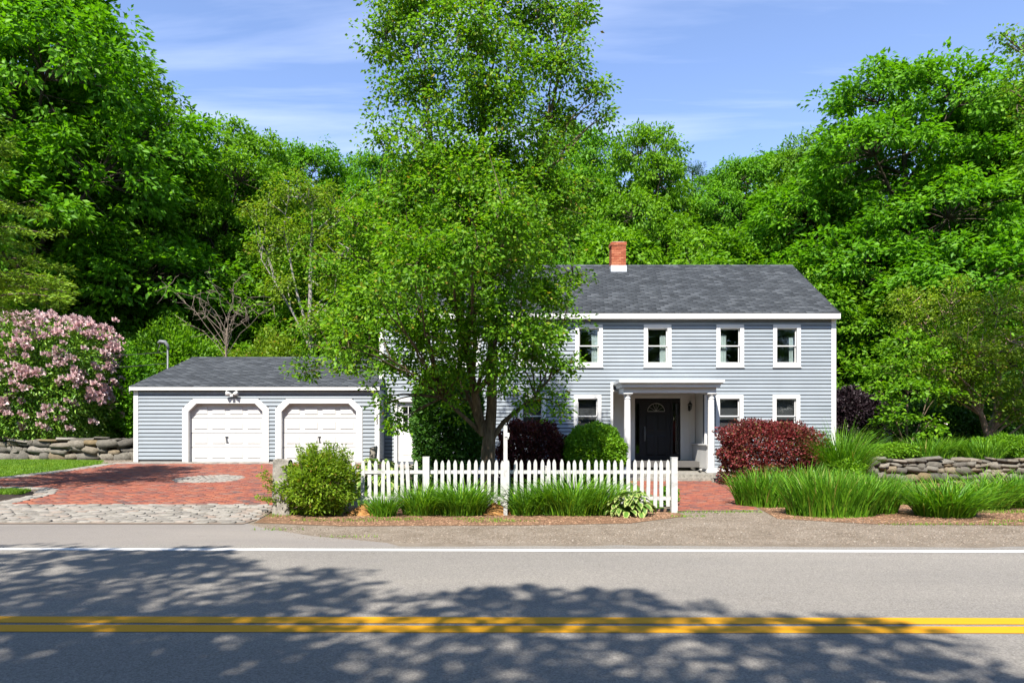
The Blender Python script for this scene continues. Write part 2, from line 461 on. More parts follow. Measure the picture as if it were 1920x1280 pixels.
# ground: one sheet out to the horizon
gxs = np.concatenate([[-900, -400, -200, -100, -60, -40, -30], np.arange(-25, 26, 0.5), [30, 40, 60, 100, 200, 400, 900]])
gys = np.concatenate([[-600, -200, -80, -40, -20, -10, -4], np.arange(0, 36, 0.5), [38, 42, 46, 50, 55, 60, 66, 73, 80, 100, 200, 500, 1200]])
GX, GY = np.meshgrid(gxs, gys)
GV = np.stack([GX, GY, gz(GX, GY)], -1).reshape(-1, 3)
nx_, ny_ = len(gxs), len(gys)
ii = np.arange(nx_ * (ny_ - 1)).reshape(ny_ - 1, nx_)[:, :-1].ravel()
GF = np.stack([ii, ii + 1, ii + nx_ + 1, ii + nx_], -1)
gm = np_mesh('ground', GV, GF, [M['dirt'], M['woods_floor']], None, True)
cy_ = GV[GF].mean(1)
gm.polygons.foreach_set('material_index', ((cy_[:, 1] > 23.5) | (np.abs(cy_[:, 0]) > 26)).astype(np.int32))
g_o = obj('ground', gm); g_o['kind'] = 'structure'

# road with a ragged far edge
ex = np.arange(-60, 60.1, 0.35)
edge = [(float(x), 9.42 - 0.0175 * float(x) * 0.6 + float(rng.normal(0, 0.035)) + 0.05 * math.sin(x * 0.9)) for x in ex]
road_poly = [(-60, 1.6), (60, 1.6)] + edge[::-1]
me = bpy.data.meshes.new('road')
nE = len(edge)
V = [(x, 1.6, 0.006) for x, y in edge] + [(x, y, 0.006) for x, y in edge]
me.from_pydata(V, [], [(i, i + 1, i + 1 + nE, i + nE) for i in range(nE - 1)])
me.materials.append(M['asphalt'])
o = obj('road', me); o['kind'] = 'structure'
def marking(name, yc, w, slope, mat, dz=0.010):
    n = 240
    V = []
    for i in range(n + 1):
        x = -45 + 90 * i / n
        j = rng.normal(0, 0.0025, 2)
        V += [(x, yc - slope * x - w / 2 + j[0], dz), (x, yc - slope * x + w / 2 + j[1], dz)]
    me = bpy.data.meshes.new(name)
    me.from_pydata(V, [], [(2 * i, 2 * i + 2, 2 * i + 3, 2 * i + 1) for i in range(n)])
    me.materials.append(mat)
    o = obj(name, me); o['kind'] = 'structure'
marking('yellow_road_line', 5.76, 0.19, 0.006, M['yellow_line'])
marking('yellow_road_line', 5.51, 0.19, 0.006, M['yellow_line'])
marking('white_road_line', 9.08, 0.165, 0.014, M['white_line'])

# driveway apron, gravel shoulder and beds
o = sheet('driveway_apron', [(-40, 9.3), (-1.2, 9.15), (-1.6, 9.7), (-2.8, 10.3), (-3.9, 11.2), (-4.3, 11.7), (-40, 11.7)], M['apron'], 0.004)
sheet('fence_bed', [(-4.2, 11.75), (-2.6, 11.35), (0.5, 11.45), (2.2, 11.7), (3.4, 12.7), (3.35, 14.0), (-3.0, 14.0), (-4.3, 13.8)], M['mulch_brown'], 0.004)
sheet('grass_bed', [(4.9, 12.3), (6.2, 11.6), (9, 11.4), (13, 11.4), (20, 11.6), (20, 21.5), (6.6, 21.6), (6.5, 19.5), (5.9, 17), (5.3, 14.5)], M['mulch_brown'], 0.004)
sheet('front_lawn', [(-3.2, 14.004), (3.3, 14.004), (3.6, 16), (4.0, 20.0), (3.7, 20.2), (-1.2, 20.2), (-3.4, 20.0), (-4.1, 16)], M['lawn'], 0.004)
sheet('shrub_bed', [(-4.0, 20.004), (-3.4, 20.204), (3.9, 20.204), (4.2, 23.9), (-4.0, 23.9)], M['mulch'], 0.006)
sheet('side_lawn', [(-22, 17.6), (-13.3, 18.0), (-12.95, 19.9), (-12.6, 22.2), (-13.6, 24.0), (-16, 24.7), (-22, 24.7)], M['lawn'], 0.004)
sheet('island_bed', [(-20, 13.4), (-10.6, 13.5), (-10.15, 14.2), (-10.1, 15.0), (-10.6, 15.7), (-12, 16.0), (-20, 16.1)], M['mulch'], 0.008)
sheet('hedge_bed', [(6.7, 18.6), (7.5, 18.2), (9.8, 19), (11.5, 21.2), (11.5, 23.9), (7.2, 23.9), (6.9, 21.5)], M['mulch'], 0.012)
sheet('walk_lawn', [(5.75, 16.2), (6.8, 16.2), (7.3, 18.1), (6.55, 18.5), (6.15, 17.6)], M['lawn'], 0.012)

# terraces held by the stone walls
MB().box(11.7, 40, 21.9, 60, -0.6, 0.62).build('raised_bed', M['mulch'])['kind'] = 'structure'
MB().box(13.0, 40, 26.5, 45, 0.4, 0.66).build('upper_lawn', M['lawn'])['kind'] = 'structure'
MB().box(-60, -12.55, 25.2, 60, -0.6, 1.16).build('left_bank', M['woods_floor'])['kind'] = 'structure'

# ------------------------------------------------------------------ pavers
def in_poly(px_, py_, poly):
    inside = np.zeros(px_.shape, bool)
    n = len(poly)
    for i in range(n):
        x0, y0 = poly[i]; x1, y1 = poly[(i + 1) % n]
        c = ((y0 > py_) != (y1 > py_)) & (px_ < (x1 - x0) * (py_ - y0) / (y1 - y0 + 1e-12) + x0)
        inside ^= c
    return inside

BOXF = np.array([(4, 5, 7, 6), (0, 1, 5, 4), (2, 6, 7, 3), (0, 4, 6, 2), (1, 3, 7, 5)])
def paver_mesh(name, l, w, h, mat, cham=0.008):
    """one paving piece with worn edges: top face, sloped rim and sides"""
    def ring(dx, z): return [(-l / 2 + dx, -w / 2 + dx, z), (l / 2 - dx, -w / 2 + dx, z), (l / 2 - dx, w / 2 - dx, z), (-l / 2 + dx, w / 2 - dx, z)]
    V = ring(0, -h) + ring(0, -cham) + ring(cham * 1.5, 0)
    Fc = [(8, 9, 10, 11)]
    for b in (0, 4):
        for i in range(4): Fc.append((b + i, b + (i + 1) % 4, b + 4 + (i + 1) % 4, b + 4 + i))
    return np_mesh(name, V, [f for f in Fc], mat), np.array(V), np.array(Fc)

def rows(poly, l, w, gap, holes=(), angle=0.0):
    """centres of pieces in running bond inside a polygon"""
    xs = [p[0] for p in poly]; ys = [p[1] for p in poly]
    out = []
    r = 0; y = min(ys)
    while y < max(ys):
        x = np.arange(min(xs) - l + (r % 2) * (l + gap) / 2, max(xs) + l, l + gap)
        out.append(np.stack([x + rng.normal(0, 0.004, len(x)), np.full(len(x), y) + rng.normal(0, 0.003, len(x))], -1))
        y += w + gap; r += 1
    P = np.concatenate(out)
    k = in_poly(P[:, 0], P[:, 1], poly)
    for h in holes:
        if len(h) == 3: k &= (P[:, 0] - h[0]) ** 2 + (P[:, 1] - h[1]) ** 2 > h[2] ** 2
        else: k &= ~in_poly(P[:, 0], P[:, 1], h)
    return P[k]

def lay(parent, name, P, l, w, h, mat, lift, jz=0.003, tilt=0.012, limit=300, rots=None, jl=0.0):
    """nearest pieces as parts of their own, the rest joined into one part"""
    me, V0, F0 = paver_mesh(name, l, w, h, mat)
    d = P[:, 1] + 0.002 * np.abs(P[:, 0])
    vis = np.abs(P[:, 0]) < P[:, 1] * 0.735          # in the picture
    order = np.argsort(d + 1000 * (~vis))
    if rots is None: rots = rng.normal(0, 0.008, len(P))
    Z = gz(P[:, 0], P[:, 1]) + lift + rng.normal(0, jz, len(P))
    T = rng.normal(0, tilt, (len(P), 2))
    slope = (gz(P[:, 0], P[:, 1] + 0.1) - gz(P[:, 0], P[:, 1])) / 0.1
    S = 1 + rng.normal(0, jl, (len(P), 2)) if jl else np.ones((len(P), 2))
    for i in order[:limit]:
        obj(name, me, parent, (P[i, 0], P[i, 1], Z[i]), (T[i, 0] + slope[i], T[i, 1], rots[i]), (S[i, 0], S[i, 1], 1))
    rest = order[limit:]
    if len(rest):
        c, s = np.cos(rots[rest]), np.sin(rots[rest])
        v = np.repeat(V0[None], len(rest), 0)
        v[:, :, 0] *= S[rest, 0][:, None]; v[:, :, 1] *= S[rest, 1][:, None]
        x = v[:, :, 0] * c[:, None] - v[:, :, 1] * s[:, None]; y = v[:, :, 0] * s[:, None] + v[:, :, 1] * c[:, None]
        z = v[:, :, 2] + y * (slope[rest] + T[rest, 0])[:, None] - x * T[rest, 1][:, None]
        W = np.stack([x + P[rest, 0][:, None], y + P[rest, 1][:, None], z + Z[rest][:, None]], -1)
        Fa = F0[None] + (np.arange(len(rest)) * len(V0))[:, None, None]
        o = obj(name + '_field', np_mesh(name + '_field', W.reshape(-1, 3), Fa.reshape(-1, 4), mat), parent)
        o['kind'] = 'stuff'

drive_poly = [(-9.95, 13.85), (-4.45, 13.75), (-4.3, 22.05), (-12.2, 22.05), (-12.75, 20.0), (-13.1, 18.2), (-22, 17.4), (-22, 16.6), (-12, 16.5), (-10.3, 16.0), (-9.75, 15.0), (-9.75, 14.3)]
circle = (-7.6, 18.05, 0.86)
drive = sheet('brick_driveway', [(-10.9, 13.5), (-4.3, 13.6), (-4.25, 22.95), (-12.45, 22.95), (-13.25, 18.2), (-22, 17.75), (-22, 16.2), (-10.5, 16.0), (-10.0, 15.0)], M['sand'], 0.008)
lay(drive, 'brick', rows(drive_poly, 0.205, 0.10, 0.007, [circle]), 0.205, 0.10, 0.03, M['paver'], 0.024)
# medallion of granite setts
cp, cr = [], []
for r_, n in ((0.06, 3), (0.19, 8), (0.32, 14), (0.45, 20), (0.58, 25), (0.71, 31), (0.82, 36)):
    for k in range(n):
        a = 2 * math.pi * (k + 0.3 * (n % 3)) / n
        cp.append((circle[0] + r_ * math.cos(a), circle[1] + r_ * math.sin(a))); cr.append(a + math.pi / 2)
lay(drive, 'granite_sett', np.array(cp), 0.125, 0.11, 0.04, M['cobble'], 0.030, rots=np.array(cr), jl=0.08)
# border of setts along the garage and the lawn
bp = [(x, y) for y in (22.2, 22.42, 22.64, 22.84) for x in np.arange(-12.5 + (y * 7 % 0.2), -4.35, 0.21)]
lay(drive, 'border_sett', np.array(bp), 0.20, 0.195, 0.04, M['cobble'], 0.026, limit=160, jl=0.06)
bl = []
for (xa, ya), (xb, yb) in (((-9.85, 13.75), (-9.85, 15.1)), ((-9.85, 15.1), (-10.4, 16.1)), ((-10.4, 16.1), (-13, 16.45)), ((-12.9, 18.2), (-12.4, 20.4)), ((-12.4, 20.4), (-12.3, 22.1)), ((-13, 18.0), (-16, 17.75))):
    L_ = math.hypot(xb - xa, yb - ya)
    for k in range(int(L_ / 0.2)):
        for q in (0, 0.2):
            t = (k + 0.5) * 0.2 / L_
            bl.append((xa + (xb - xa) * t - q, ya + (yb - ya) * t))
lay(drive, 'edging_sett', np.array(bl), 0.19, 0.19, 0.04, M['cobble'], 0.034, limit=120, jl=0.08, tilt=0.03)

strip_poly = [(-20, 11.72), (-4.35, 11.65), (-4.35, 12.4), (-4.5, 13.7), (-20, 13.78)]
strip = sheet('cobble_strip', [(-20, 11.6), (-4.3, 11.55), (-4.25, 12.4), (-4.35, 13.82), (-20, 13.84)], M['sand'], 0.012)
lay(strip, 'cobble', rows(strip_poly, 0.225, 0.12, 0.012), 0.225, 0.12, 0.05, M['cobble'], 0.034, jz=0.008, tilt=0.035, jl=0.05)

walk_poly = [(3.5, 13.6), (5.0, 13.75), (5.25, 14.6), (5.6, 16.0), (6.1, 17.6), (6.5, 19.4), (6.6, 22.3), (4.1, 22.3), (4.0, 20), (3.7, 16.5)]
walk = sheet('brick_walk', [(3.42, 13.5), (5.05, 13.6), (5.3, 14.5), (5.68, 16.0), (6.18, 17.6), (6.58, 19.4), (6.7, 22.35), (4.05, 22.35), (3.9, 20), (3.6, 16.5)], M['sand'], 0.010)
lay(walk, 'brick', rows(walk_poly, 0.205, 0.10, 0.007), 0.205, 0.10, 0.03, M['paver'], 0.026, jz=0.004, tilt=0.018)

# ------------------------------------------------------------------ stone walls
def stone_mesh(seed):
    r = np.random.default_rng(seed)
    g = [-1, 0, 1]
    V = {}; vl = []; Fc = []
    def vid(p):
        if p not in V: V[p] = len(vl); vl.append(p)
        return V[p]
    for ax in range(3):
        for s in (-1, 1):
            for i in range(2):
                for j in range(2):
                    q = []
                    for di, dj in ((0, 0), (1, 0), (1, 1), (0, 1)):
                        p = [0, 0, 0]; p[ax] = s; p[(ax + 1) % 3] = g[i + di]; p[(ax + 2) % 3] = g[j + dj]
                        q.append(vid(tuple(p)))
                    Fc.append(q if s > 0 else q[::-1])
    A = np.array(vl, float)
    n = np.linalg.norm(A, axis=1, keepdims=True)
    A = A * (0.74 + 0.26 * 1.25 / n) * 0.5
    A += r.normal(0, 0.075, A.shape)
    return np_mesh('stone', A, Fc, M['stone'])
STONES = [stone_mesh(s) for s in range(8)]
def stone_wall(name, label, x0, x1, ybase, z0, z1, depth, smin, smax, curve=lambda x: 0.0, seed=1):
    r = np.random.default_rng(seed)
    t = thing(name, label, 'stone wall', ((x0 + x1) / 2, ybase, z0))
    core = MB()
    n = 24
    for k in range(n):
        a = x0 + 0.05 + (x1 - x0 - 0.1) * k / n; b = x0 + 0.05 + (x1 - x0 - 0.1) * (k + 1) / n
        c = curve((a + b) / 2)
        core.box(a, b, ybase + 0.12 + c, ybase + depth + c, z0 - 0.3, z1 - 0.06)
    core.build('wall_core', M['mulch'], t)
    z = z0 - 0.04
    while z < z1 - 0.05:
        h = r.uniform(smin, smax) * 0.62
        if z + h > z1 - 0.06: h = max(0.07, z1 - z)
        x = x0 + r.uniform(-0.1, 0.05)
        while x < x1:
            w = r.uniform(smin, smax) * r.uniform(0.9, 1.9)
            hh = h * r.uniform(0.7, 1.35)
            o = obj('stone', STONES[r.integers(8)], t, (x + w / 2, ybase + 0.10 + curve(x + w / 2) + r.normal(0, 0.025), z + h / 2 + r.normal(0, 0.03)),
                    (r.normal(0, 0.08), r.normal(0, 0.09), r.choice([0, math.pi]) + r.normal(0, 0.08)), (w * 1.06, r.uniform(0.28, 0.38), hh * 1.1))
            x += w
        z += h
    return t
stone_wall('stone_wall', 'low dry stone wall of grey fieldstones holding the garden bed right of the house', 11.2, 17.6, 21.5, -0.1, 0.66, 0.35, 0.20, 0.34, lambda x: -0.02 * (x - 11) ** 1.2 if x > 11 else 0, 3)
stone_wall('stone_wall', 'low mossy stone wall under the pink rhododendron left of the garage', -22.5, -12.35, 24.75, 0.47, 1.24, 0.4, 0.28, 0.52, lambda x: 0, 5)

# ================================================================== BUILDINGS
def wall_cells(mb, x0, x1, z0, z1, holes, y0, y1):
    xs = sorted({x0, x1, *[h[0] for h in holes], *[h[1] for h in holes]})
    zs = sorted({z0, z1, *[h[2] for h in holes], *[h[3] for h in holes]})
    xs = [x for x in xs if x0 <= x <= x1]; zs = [z for z in zs if z0 <= z <= z1]
    for a, b in zip(xs, xs[1:]):
        for c, d in zip(zs, zs[1:]):
            mx, mz = (a + b) / 2, (c + d) / 2
            if not any(h[0] < mx < h[1] and h[2] < mz < h[3] for h in holes):
                mb.box(a, b, y0, y1, c, d)

EXPO = 0.1265
def plank_seg(parent, a, b, z, yw, zt, lip=0.038):
    """one lap board on a front wall, its lower edge standing proud"""
    j = float(rng.normal(0, 0.0008))
    return MB().prism_x([(yw - 0.002, z), (yw - lip + j, z), (yw - lip + j, z + 0.012), (yw - 0.020, zt - 0.031), (yw - 0.002, zt - 0.027)][::-1], a, b).build('plank', M['siding'], parent)  # slot above each board widened to deepen the lap shadow

def planks(parent, x0, x1, z0, z1, yw, holes):
    z = z0
    while z < z1 - 0.02:
        zt = min(z + EXPO, z1)
        segs = [(x0, x1)]
        for h in holes:
            if h[2] < (z + zt) / 2 < h[3]:
                ns = []
                for a, b in segs:
                    if h[0] > a: ns.append((a, min(b, h[0])))
                    if h[1] < b: ns.append((max(a, h[1]), b))
                segs = [(a, b) for a, b in ns if b - a > 0.02]
        for a, b in segs: plank_seg(parent, a, b, z, yw, zt)
        z += EXPO

def side_planks(parent, xw, s, y0, y1, z0, ztop, ridge_y=None, ridge_z=None):
    """lap boards on a side wall, narrowing under the gable"""
    z = z0
    lim = ridge_z if ridge_z else ztop
    while z < lim - 0.1:
        zt = z + EXPO; a, b = y0, y1
        if zt > ztop and ridge_z:
            k = (zt - ztop) / (ridge_z - ztop)
            a = y0 + (ridge_y - y0) * k; b = y1 + (ridge_y - y1) * k
        if b - a > 0.15:
            prof = [(xw + s * 0.002, z - 0.006), (xw + s * 0.024, z - 0.006), (xw + s * 0.024, z + 0.008), (xw + s * 0.004, zt + 0.01), (xw + s * 0.002, zt + 0.01)]
            if s > 0: prof = prof[::-1]
            mb = MB(); mb.prism(prof, a, b); mb.build('plank', M['siding'], parent)
        z += EXPO

def shingles(roof, x0, x1, ye, ze, yr, zr, limit=300, cover=None):
    """asphalt shingle tabs from the eave up to the ridge, front slope"""
    run = yr - ye; rise = zr - ze
    Ls = math.hypot(run, rise); pitch = math.atan2(rise, run)
    ex, tw = 0.142, 0.30
    V0 = np.array([(-tw / 2, 0, 0), (tw / 2, 0, 0), (tw / 2, ex * 1.25, 0), (-tw / 2, ex * 1.25, 0), (-tw / 2, 0, 0.014), (tw / 2, 0, 0.014), (tw / 2, ex * 1.25, 0.003), (-tw / 2, ex * 1.25, 0.003)])
    F0 = np.array([(4, 5, 6, 7), (0, 1, 5, 4), (1, 2, 6, 5), (3, 0, 4, 7)])
    me = np_mesh('shingle', V0, F0, M['shingle'])
    n = int(Ls / ex); P = []
    for r in range(n):
        off = (r * 0.137) % tw
        x = x0 + tw / 2 - off
        while x < x1 + tw / 2:
            xa, xb = max(x - tw / 2 + 0.003, x0), min(x + tw / 2 - 0.003, x1)
            if xb - xa > 0.04: P.append(((xa + xb) / 2, r * ex, (xb - xa) / tw))
            x += tw
    P = np.array(P)
    rot = Matrix.Rotation(pitch, 4, 'X')
    for x, s, w in P[:limit]:
        p = (x, ye + s * math.cos(pitch), ze + s * math.sin(pitch))
        obj('shingle', me, roof, p, (pitch + float(rng.normal(0, 0.004)), 0, 0), (w, 1, float(rng.uniform(0.7, 1.3))))
    rest = P[limit:]
    c, s_ = math.cos(pitch), math.sin(pitch)
    v = np.repeat(V0[None], len(rest), 0)
    v[:, :, 0] *= rest[:, 2][:, None]; v[:, 4:6, 2] *= rng.uniform(0.6, 1.4, len(rest))[:, None]
    yy = v[:, :, 1] + rest[:, 1][:, None]
    W = np.stack([v[:, :, 0] + rest[:, 0][:, None], ye + yy * c - v[:, :, 2] * s_, ze + yy * s_ + v[:, :, 2] * c], -1)
    Fa = F0[None] + (np.arange(len(rest)) * 8)[:, None, None]
    o = obj('upper_shingles', np_mesh('upper_shingles', W.reshape(-1, 3), Fa.reshape(-1, 4), M['shingle']), roof)
    o['kind'] = 'stuff'

# ------------------------------------------------------------------ the house
HX0, HX1, HY, HYB = -4.2, 11.55, 24.0, 31.3
HZ0, HZE = 0.24, 5.36
house = thing('colonial_house', 'two-storey pale blue clapboard house with white trim and dark shingle roof', 'house', ((HX0 + HX1) / 2, HY, 0))
WIN_UP = [(-1.2, 'right'), (1.07, None), (3.03, 'right'), (5.40, 'right'), (7.91, 'left'), (9.87, 'thin')]
WIN_LOW = [(1.07, None), (2.98, None), (7.89, None), (9.85, None)]
WW, CAS = 0.95, 0.13
ZU, ZL = (3.73, 5.19), (1.30, 2.76)
openings, casings = [], []
for lst, (za, zb) in ((WIN_UP, ZU), (WIN_LOW, ZL)):
    for xc, _ in lst:
        openings.append((xc - WW / 2 + CAS, xc + WW / 2 - CAS, za + CAS, zb - CAS))
        casings.append((xc - WW / 2 + 0.012, xc + WW / 2 - 0.012, za + 0.012, zb - 0.012))
SD = (-3.60, -2.66, 0.46, 2.52)                     # side door opening
openings.append(SD); casings.append((SD[0] - 0.1, SD[1] + 0.1, 0.0, SD[3] + 0.13))
RC = (3.86, 7.02, 0.0, 2.94)                        # porch recess
openings.append((RC[0], RC[1], 0.0, RC[3])); casings.append((RC[0] - 0.075, RC[1] + 0.075, 0.0, 3.20))
fw = MB(); wall_cells(fw, HX0, HX1, HZ0, HZE, [(h[0] - 0.006, h[1] + 0.006, h[2] - 0.006, h[3] + 0.006) for h in openings[:-1]] + openings[-1:], HY, HY + 0.15)
front = fw.build('front_wall', M['sheath'], house)
planks(front, HX0 + 0.1, HX1 - 0.1, HZ0, HZE, HY, casings)
# other walls, floors and partition so that the rooms are dark
RZ, RY = 8.10, 27.62                                 # ridge
ow = MB()
ow.prism_x([(HY + 0.15, HZ0), (HYB, HZ0), (HYB, HZE), (RY, RZ - 0.12), (HY + 0.15, HZE)], HX0, HX0 + 0.15)
sw = ow.build('left_wall', M['sheath'], house)
side_planks(sw, HX0, -1, HY + 0.09, HYB, HZ0, HZE, RY, RZ)
ow = MB()
ow.prism_x([(HY + 0.15, HZ0), (HYB, HZ0), (HYB, HZE), (RY, RZ - 0.12), (HY + 0.15, HZE)], HX1 - 0.15, HX1)
sw = ow.build('right_wall', M['sheath'], house)
side_planks(sw, HX1, 1, HY + 0.09, HYB, HZ0, HZE, RY, RZ)
boxpart('back_wall', M['siding'], house, HX0 + 0.15, HX1 - 0.15, HYB - 0.15, HYB, HZ0, HZE)
il = MB().box(HX0 + 0.16, HX1 - 0.16, HY + 0.16, HYB - 0.16, 0.25, 0.45)
il.box(HX0 + 0.16, HX1 - 0.16, HY + 0.16, HYB - 0.16, 2.96, 3.2)
il.box(HX0 + 0.16, HX1 - 0.16, HY + 0.16, HYB - 0.16, 5.30, 5.34)
for xw in (0.0, 4.2, 6.65, 8.9):
    il.box(xw - 0.05, xw + 0.05, HY + 0.2, HYB - 0.2, 3.21, 5.29)
for xw in (-1.0, 2.05, 3.8, 7.1, 8.9):
    il.box(xw - 0.03, xw + 0.03, HY + 0.2, HYB - 0.2, 0.46, 2.95)
il.box(HX0 + 0.2, HX1 - 0.2, 27.9, 28.0, 0.46, 2.95).box(HX0 + 0.2, HX1 - 0.2, 27.9, 28.0, 3.21, 5.29)
il.build('interior_walls', M['interior'], house)
boxpart('foundation', M['foundation'], house, HX0 + 0.02, RC[0] - 0.02, HY + 0.02, HYB - 0.02, -0.5, HZ0)
boxpart('foundation', M['foundation'], house, RC[1] + 0.02, HX1 - 0.02, HY + 0.02, HYB - 0.02, -0.5, HZ0)
# corner boards, water table, frieze
for a, b in ((HX0 - 0.02, HX0 + 0.13), (HX1 - 0.14, HX1 + 0.02)):
    boxpart('corner_board', M['white'], house, a, b, HY - 0.042, HY + 0.10, HZ0 - 0.02, HZE)
for a, b in ((HX0 + 0.135, SD[0] - 0.105), (SD[1] + 0.105, RC[0] - 0.085), (RC[1] + 0.085, HX1 - 0.145)):
    boxpart('water_table', M['white'], house, a, b, HY - 0.043, HY + 0.01, HZ0 - 0.12, HZ0 - 0.002)

# windows
def window(xc, za, zb, curt, label=None):
    x0, x1 = xc - WW / 2, xc + WW / 2
    c = MB()
    c.box(x0, x0 + CAS, HY - 0.052, HY + 0.02, za, zb).box(x1 - CAS, x1, HY - 0.052, HY + 0.02, za, zb)
    c.box(x0 + CAS, x1 - CAS, HY - 0.052, HY + 0.02, zb - CAS, zb).box(x0 + CAS, x1 - CAS, HY - 0.052, HY + 0.02, za, za + CAS)
    w = c.build('window', M['white'], house)
    boxpart('sill', M['white'], w, x0 - 0.02, x1 + 0.02, HY - 0.075, HY - 0.002, za - 0.032, za + 0.002)
    a, b, lo, hi = x0 + CAS, x1 - CAS, za + CAS, zb - CAS
    mid = (lo + hi) / 2
    for (l, h, y) in ((mid - 0.02, hi, HY + 0.03), (lo, mid + 0.02, HY + 0.062)):
        s = MB()
        s.box(a + 0.002, a + 0.034, y, y + 0.03, l, h).box(b - 0.034, b - 0.002, y, y + 0.03, l, h)
        s.box(a + 0.034, b - 0.034, y, y + 0.03, l, l + 0.036).box(a + 0.034, b - 0.034, y, y + 0.03, h - 0.036, h)
        s.build('sash', M['white'], w)
        boxpart('pane', M['glass'], w, a + 0.034, b - 0.034, y + 0.012, y + 0.015, l + 0.036, h - 0.036)
    if curt:
        span = {'right': (b - 0.23, b - 0.01), 'left': (a + 0.01, a + 0.26), 'thin': (b - 0.20, b - 0.06)}[curt]
        n = 30; V = []; Fc = []
        for i in range(n + 1):
            t = i / n; x = span[0] + (span[1] - span[0]) * t
            y = HY + 0.145 + 0.02 * math.sin(t * 22 + xc) + 0.012 * math.sin(t * 51)
            V += [(x - 0.012 * math.sin(t * 3), y, lo - 0.05), (x, y, hi - 0.22 if curt != 'thin' else hi - 0.3)]
        Fc = [(2 * i, 2 * i + 2, 2 * i + 3, 2 * i + 1) for i in range(n)]
        me = bpy.data.meshes.new('curtain'); me.from_pydata(V, [], Fc); me.materials.append(M['curtain'])
        obj('curtain', me, w)
    else:
        boxpart('roller_shade', M['shade_grey'], w, a - 0.04, b + 0.04, HY + 0.20, HY + 0.205, lo - 0.06, hi + 0.05)
for xc, c in WIN_UP: window(xc, ZU[0], ZU[1], c)
for xc, c in WIN_LOW: window(xc, ZL[0], ZL[1], c)

# roof
EY, EZ = 23.74, 5.56
XR0, XR1 = HX0 - 0.05, HX1 + 0.05
roof = MB()
roof.prism_x([(EY, EZ - 0.02), (RY, RZ - 0.02), (2 * RY - EY, EZ - 0.02), (2 * RY - EY, EZ - 0.1), (RY, RZ - 0.12), (EY, EZ - 0.1)][::-1], XR0, XR1)
roof = roof.build('roof', M['roof_deck'], house)
shingles(roof, XR0, XR1, EY - 0.03, EZ - 0.016, RY, RZ - 0.016)
rc = MB()
for i in range(52):
    x = XR0 + (XR1 - XR0) * i / 52
    rc.prism_x([(RY - 0.14, RZ - 0.085), (RY, RZ + 0.016), (RY + 0.14, RZ - 0.085), (RY, RZ - 0.01)][::-1], x, x + (XR1 - XR0) / 52 - 0.004)
rc.build('ridge_cap', M['shingle'], roof)
boxpart('fascia', M['white'], house, XR0 + 0.0, XR1 + 0.01, EY - 0.02, EY + 0.05, HZE - 0.005, EZ - 0.025)
boxpart('soffit', M['white'], house, XR0 + 0.01, XR1, EY + 0.05, HY + 0.1, HZE - 0.0, HZE + 0.03)
for xs_ in (XR0 - 0.012, XR1 - 0.018):
    MB().prism_x([(EY, EZ - 0.022), (RY, RZ - 0.022), (2 * RY - EY, EZ - 0.022), (2 * RY - EY, EZ - 0.2), (RY, RZ - 0.2), (EY, EZ - 0.2)][::-1], xs_, xs_ + 0.03).build('rake_board', M['white'], house)

# chimney with each brick
cx0, cx1, cy0, cy1 = 4.30, 4.86, 27.05, 27.65
ch = MB().box(cx0 + 0.012, cx1 - 0.012, cy0 + 0.012, cy1 - 0.012, 7.0, 8.88).build('chimney', M['mortar'], house)
bme = MB().box(-0.093, 0.093, -0.045, 0.045, -0.028, 0.028).mesh('brick', M['brick'])
z = 7.98; r_ = 0
while z < 8.90:
    ex_ = 0.025 if z > 8.72 else 0.0
    off = 0.0 if r_ % 2 else 0.0935
    for (side) in ('f', 'l', 'r'):
        lo, hi = (cx0 - ex_, cx1 + ex_) if side == 'f' else (cy0 + 0.09, cy1)
        p = lo - off
        while p < hi - 0.02:
            a, b = max(p + 0.004, lo), min(p + 0.187, hi)
            if b - a > 0.03:
                m, sc = (a + b) / 2, (b - a) / 0.186
                if side == 'f': obj('brick', bme, ch, (m, cy0 + 0.035 - ex_, z), (0, 0, 0), (sc, 1, 1))
                elif side == 'l': obj('brick', bme, ch, (cx0 + 0.045 - ex_, m, z), (0, 0, R(90)), (sc, 1, 1))
                else: obj('brick', bme, ch, (cx1 - 0.045 + ex_, m, z), (0, 0, R(90)), (sc, 1, 1))
            p += 0.187
    z += 0.066; r_ += 1
MB().box(cx0 - 0.03, cx1 + 0.03, cy0 - 0.03, cy1 + 0.03, 7.4, 7.955).build('flashing', M['lead'], ch)
MB().box(cx0 + 0.05, cx1 - 0.05, cy0 + 0.05, cy1 - 0.05, 8.86, 8.90).build('chimney_cap', M['mortar'], ch)

# porch recess and front door
BY = 25.1
rw = MB()
rw.box(RC[0] - 0.1, RC[0], HY + 0.15, BY + 0.12, 0.12, RC[3] + 0.05).box(RC[1], RC[1] + 0.1, HY + 0.15, BY + 0.12, 0.12, RC[3] + 0.05)
DX0, DX1, DZ0, DZ1 = 4.83, 6.48, 0.44, 2.69
wall_cells(rw, RC[0], RC[1], 0.12, RC[3], [(DX0, DX1, DZ0, DZ1)], BY, BY + 0.12)
porch_walls = rw.build('porch_wall', M['white'], house)
for a, b in ((RC[0] + 0.02, RC[0] + 0.20), (RC[1] - 0.20, RC[1] - 0.02)):
    boxpart('pilaster', M['white'], porch_walls, a, b, BY - 0.04, BY - 0.001, 0.13, 2.7)
boxpart('casing', M['white'], porch_walls, DX0 - 0.14, DX0 - 0.002, BY - 0.03, BY + 0.01, 0.44, 2.80)
boxpart('casing', M['white'], porch_walls, DX1 + 0.002, DX1 + 0.14, BY - 0.03, BY + 0.01, 0.44, 2.80)
boxpart('casing', M['white'], porch_walls, DX0, DX1, BY - 0.03, BY + 0.01, 2.692, 2.80)
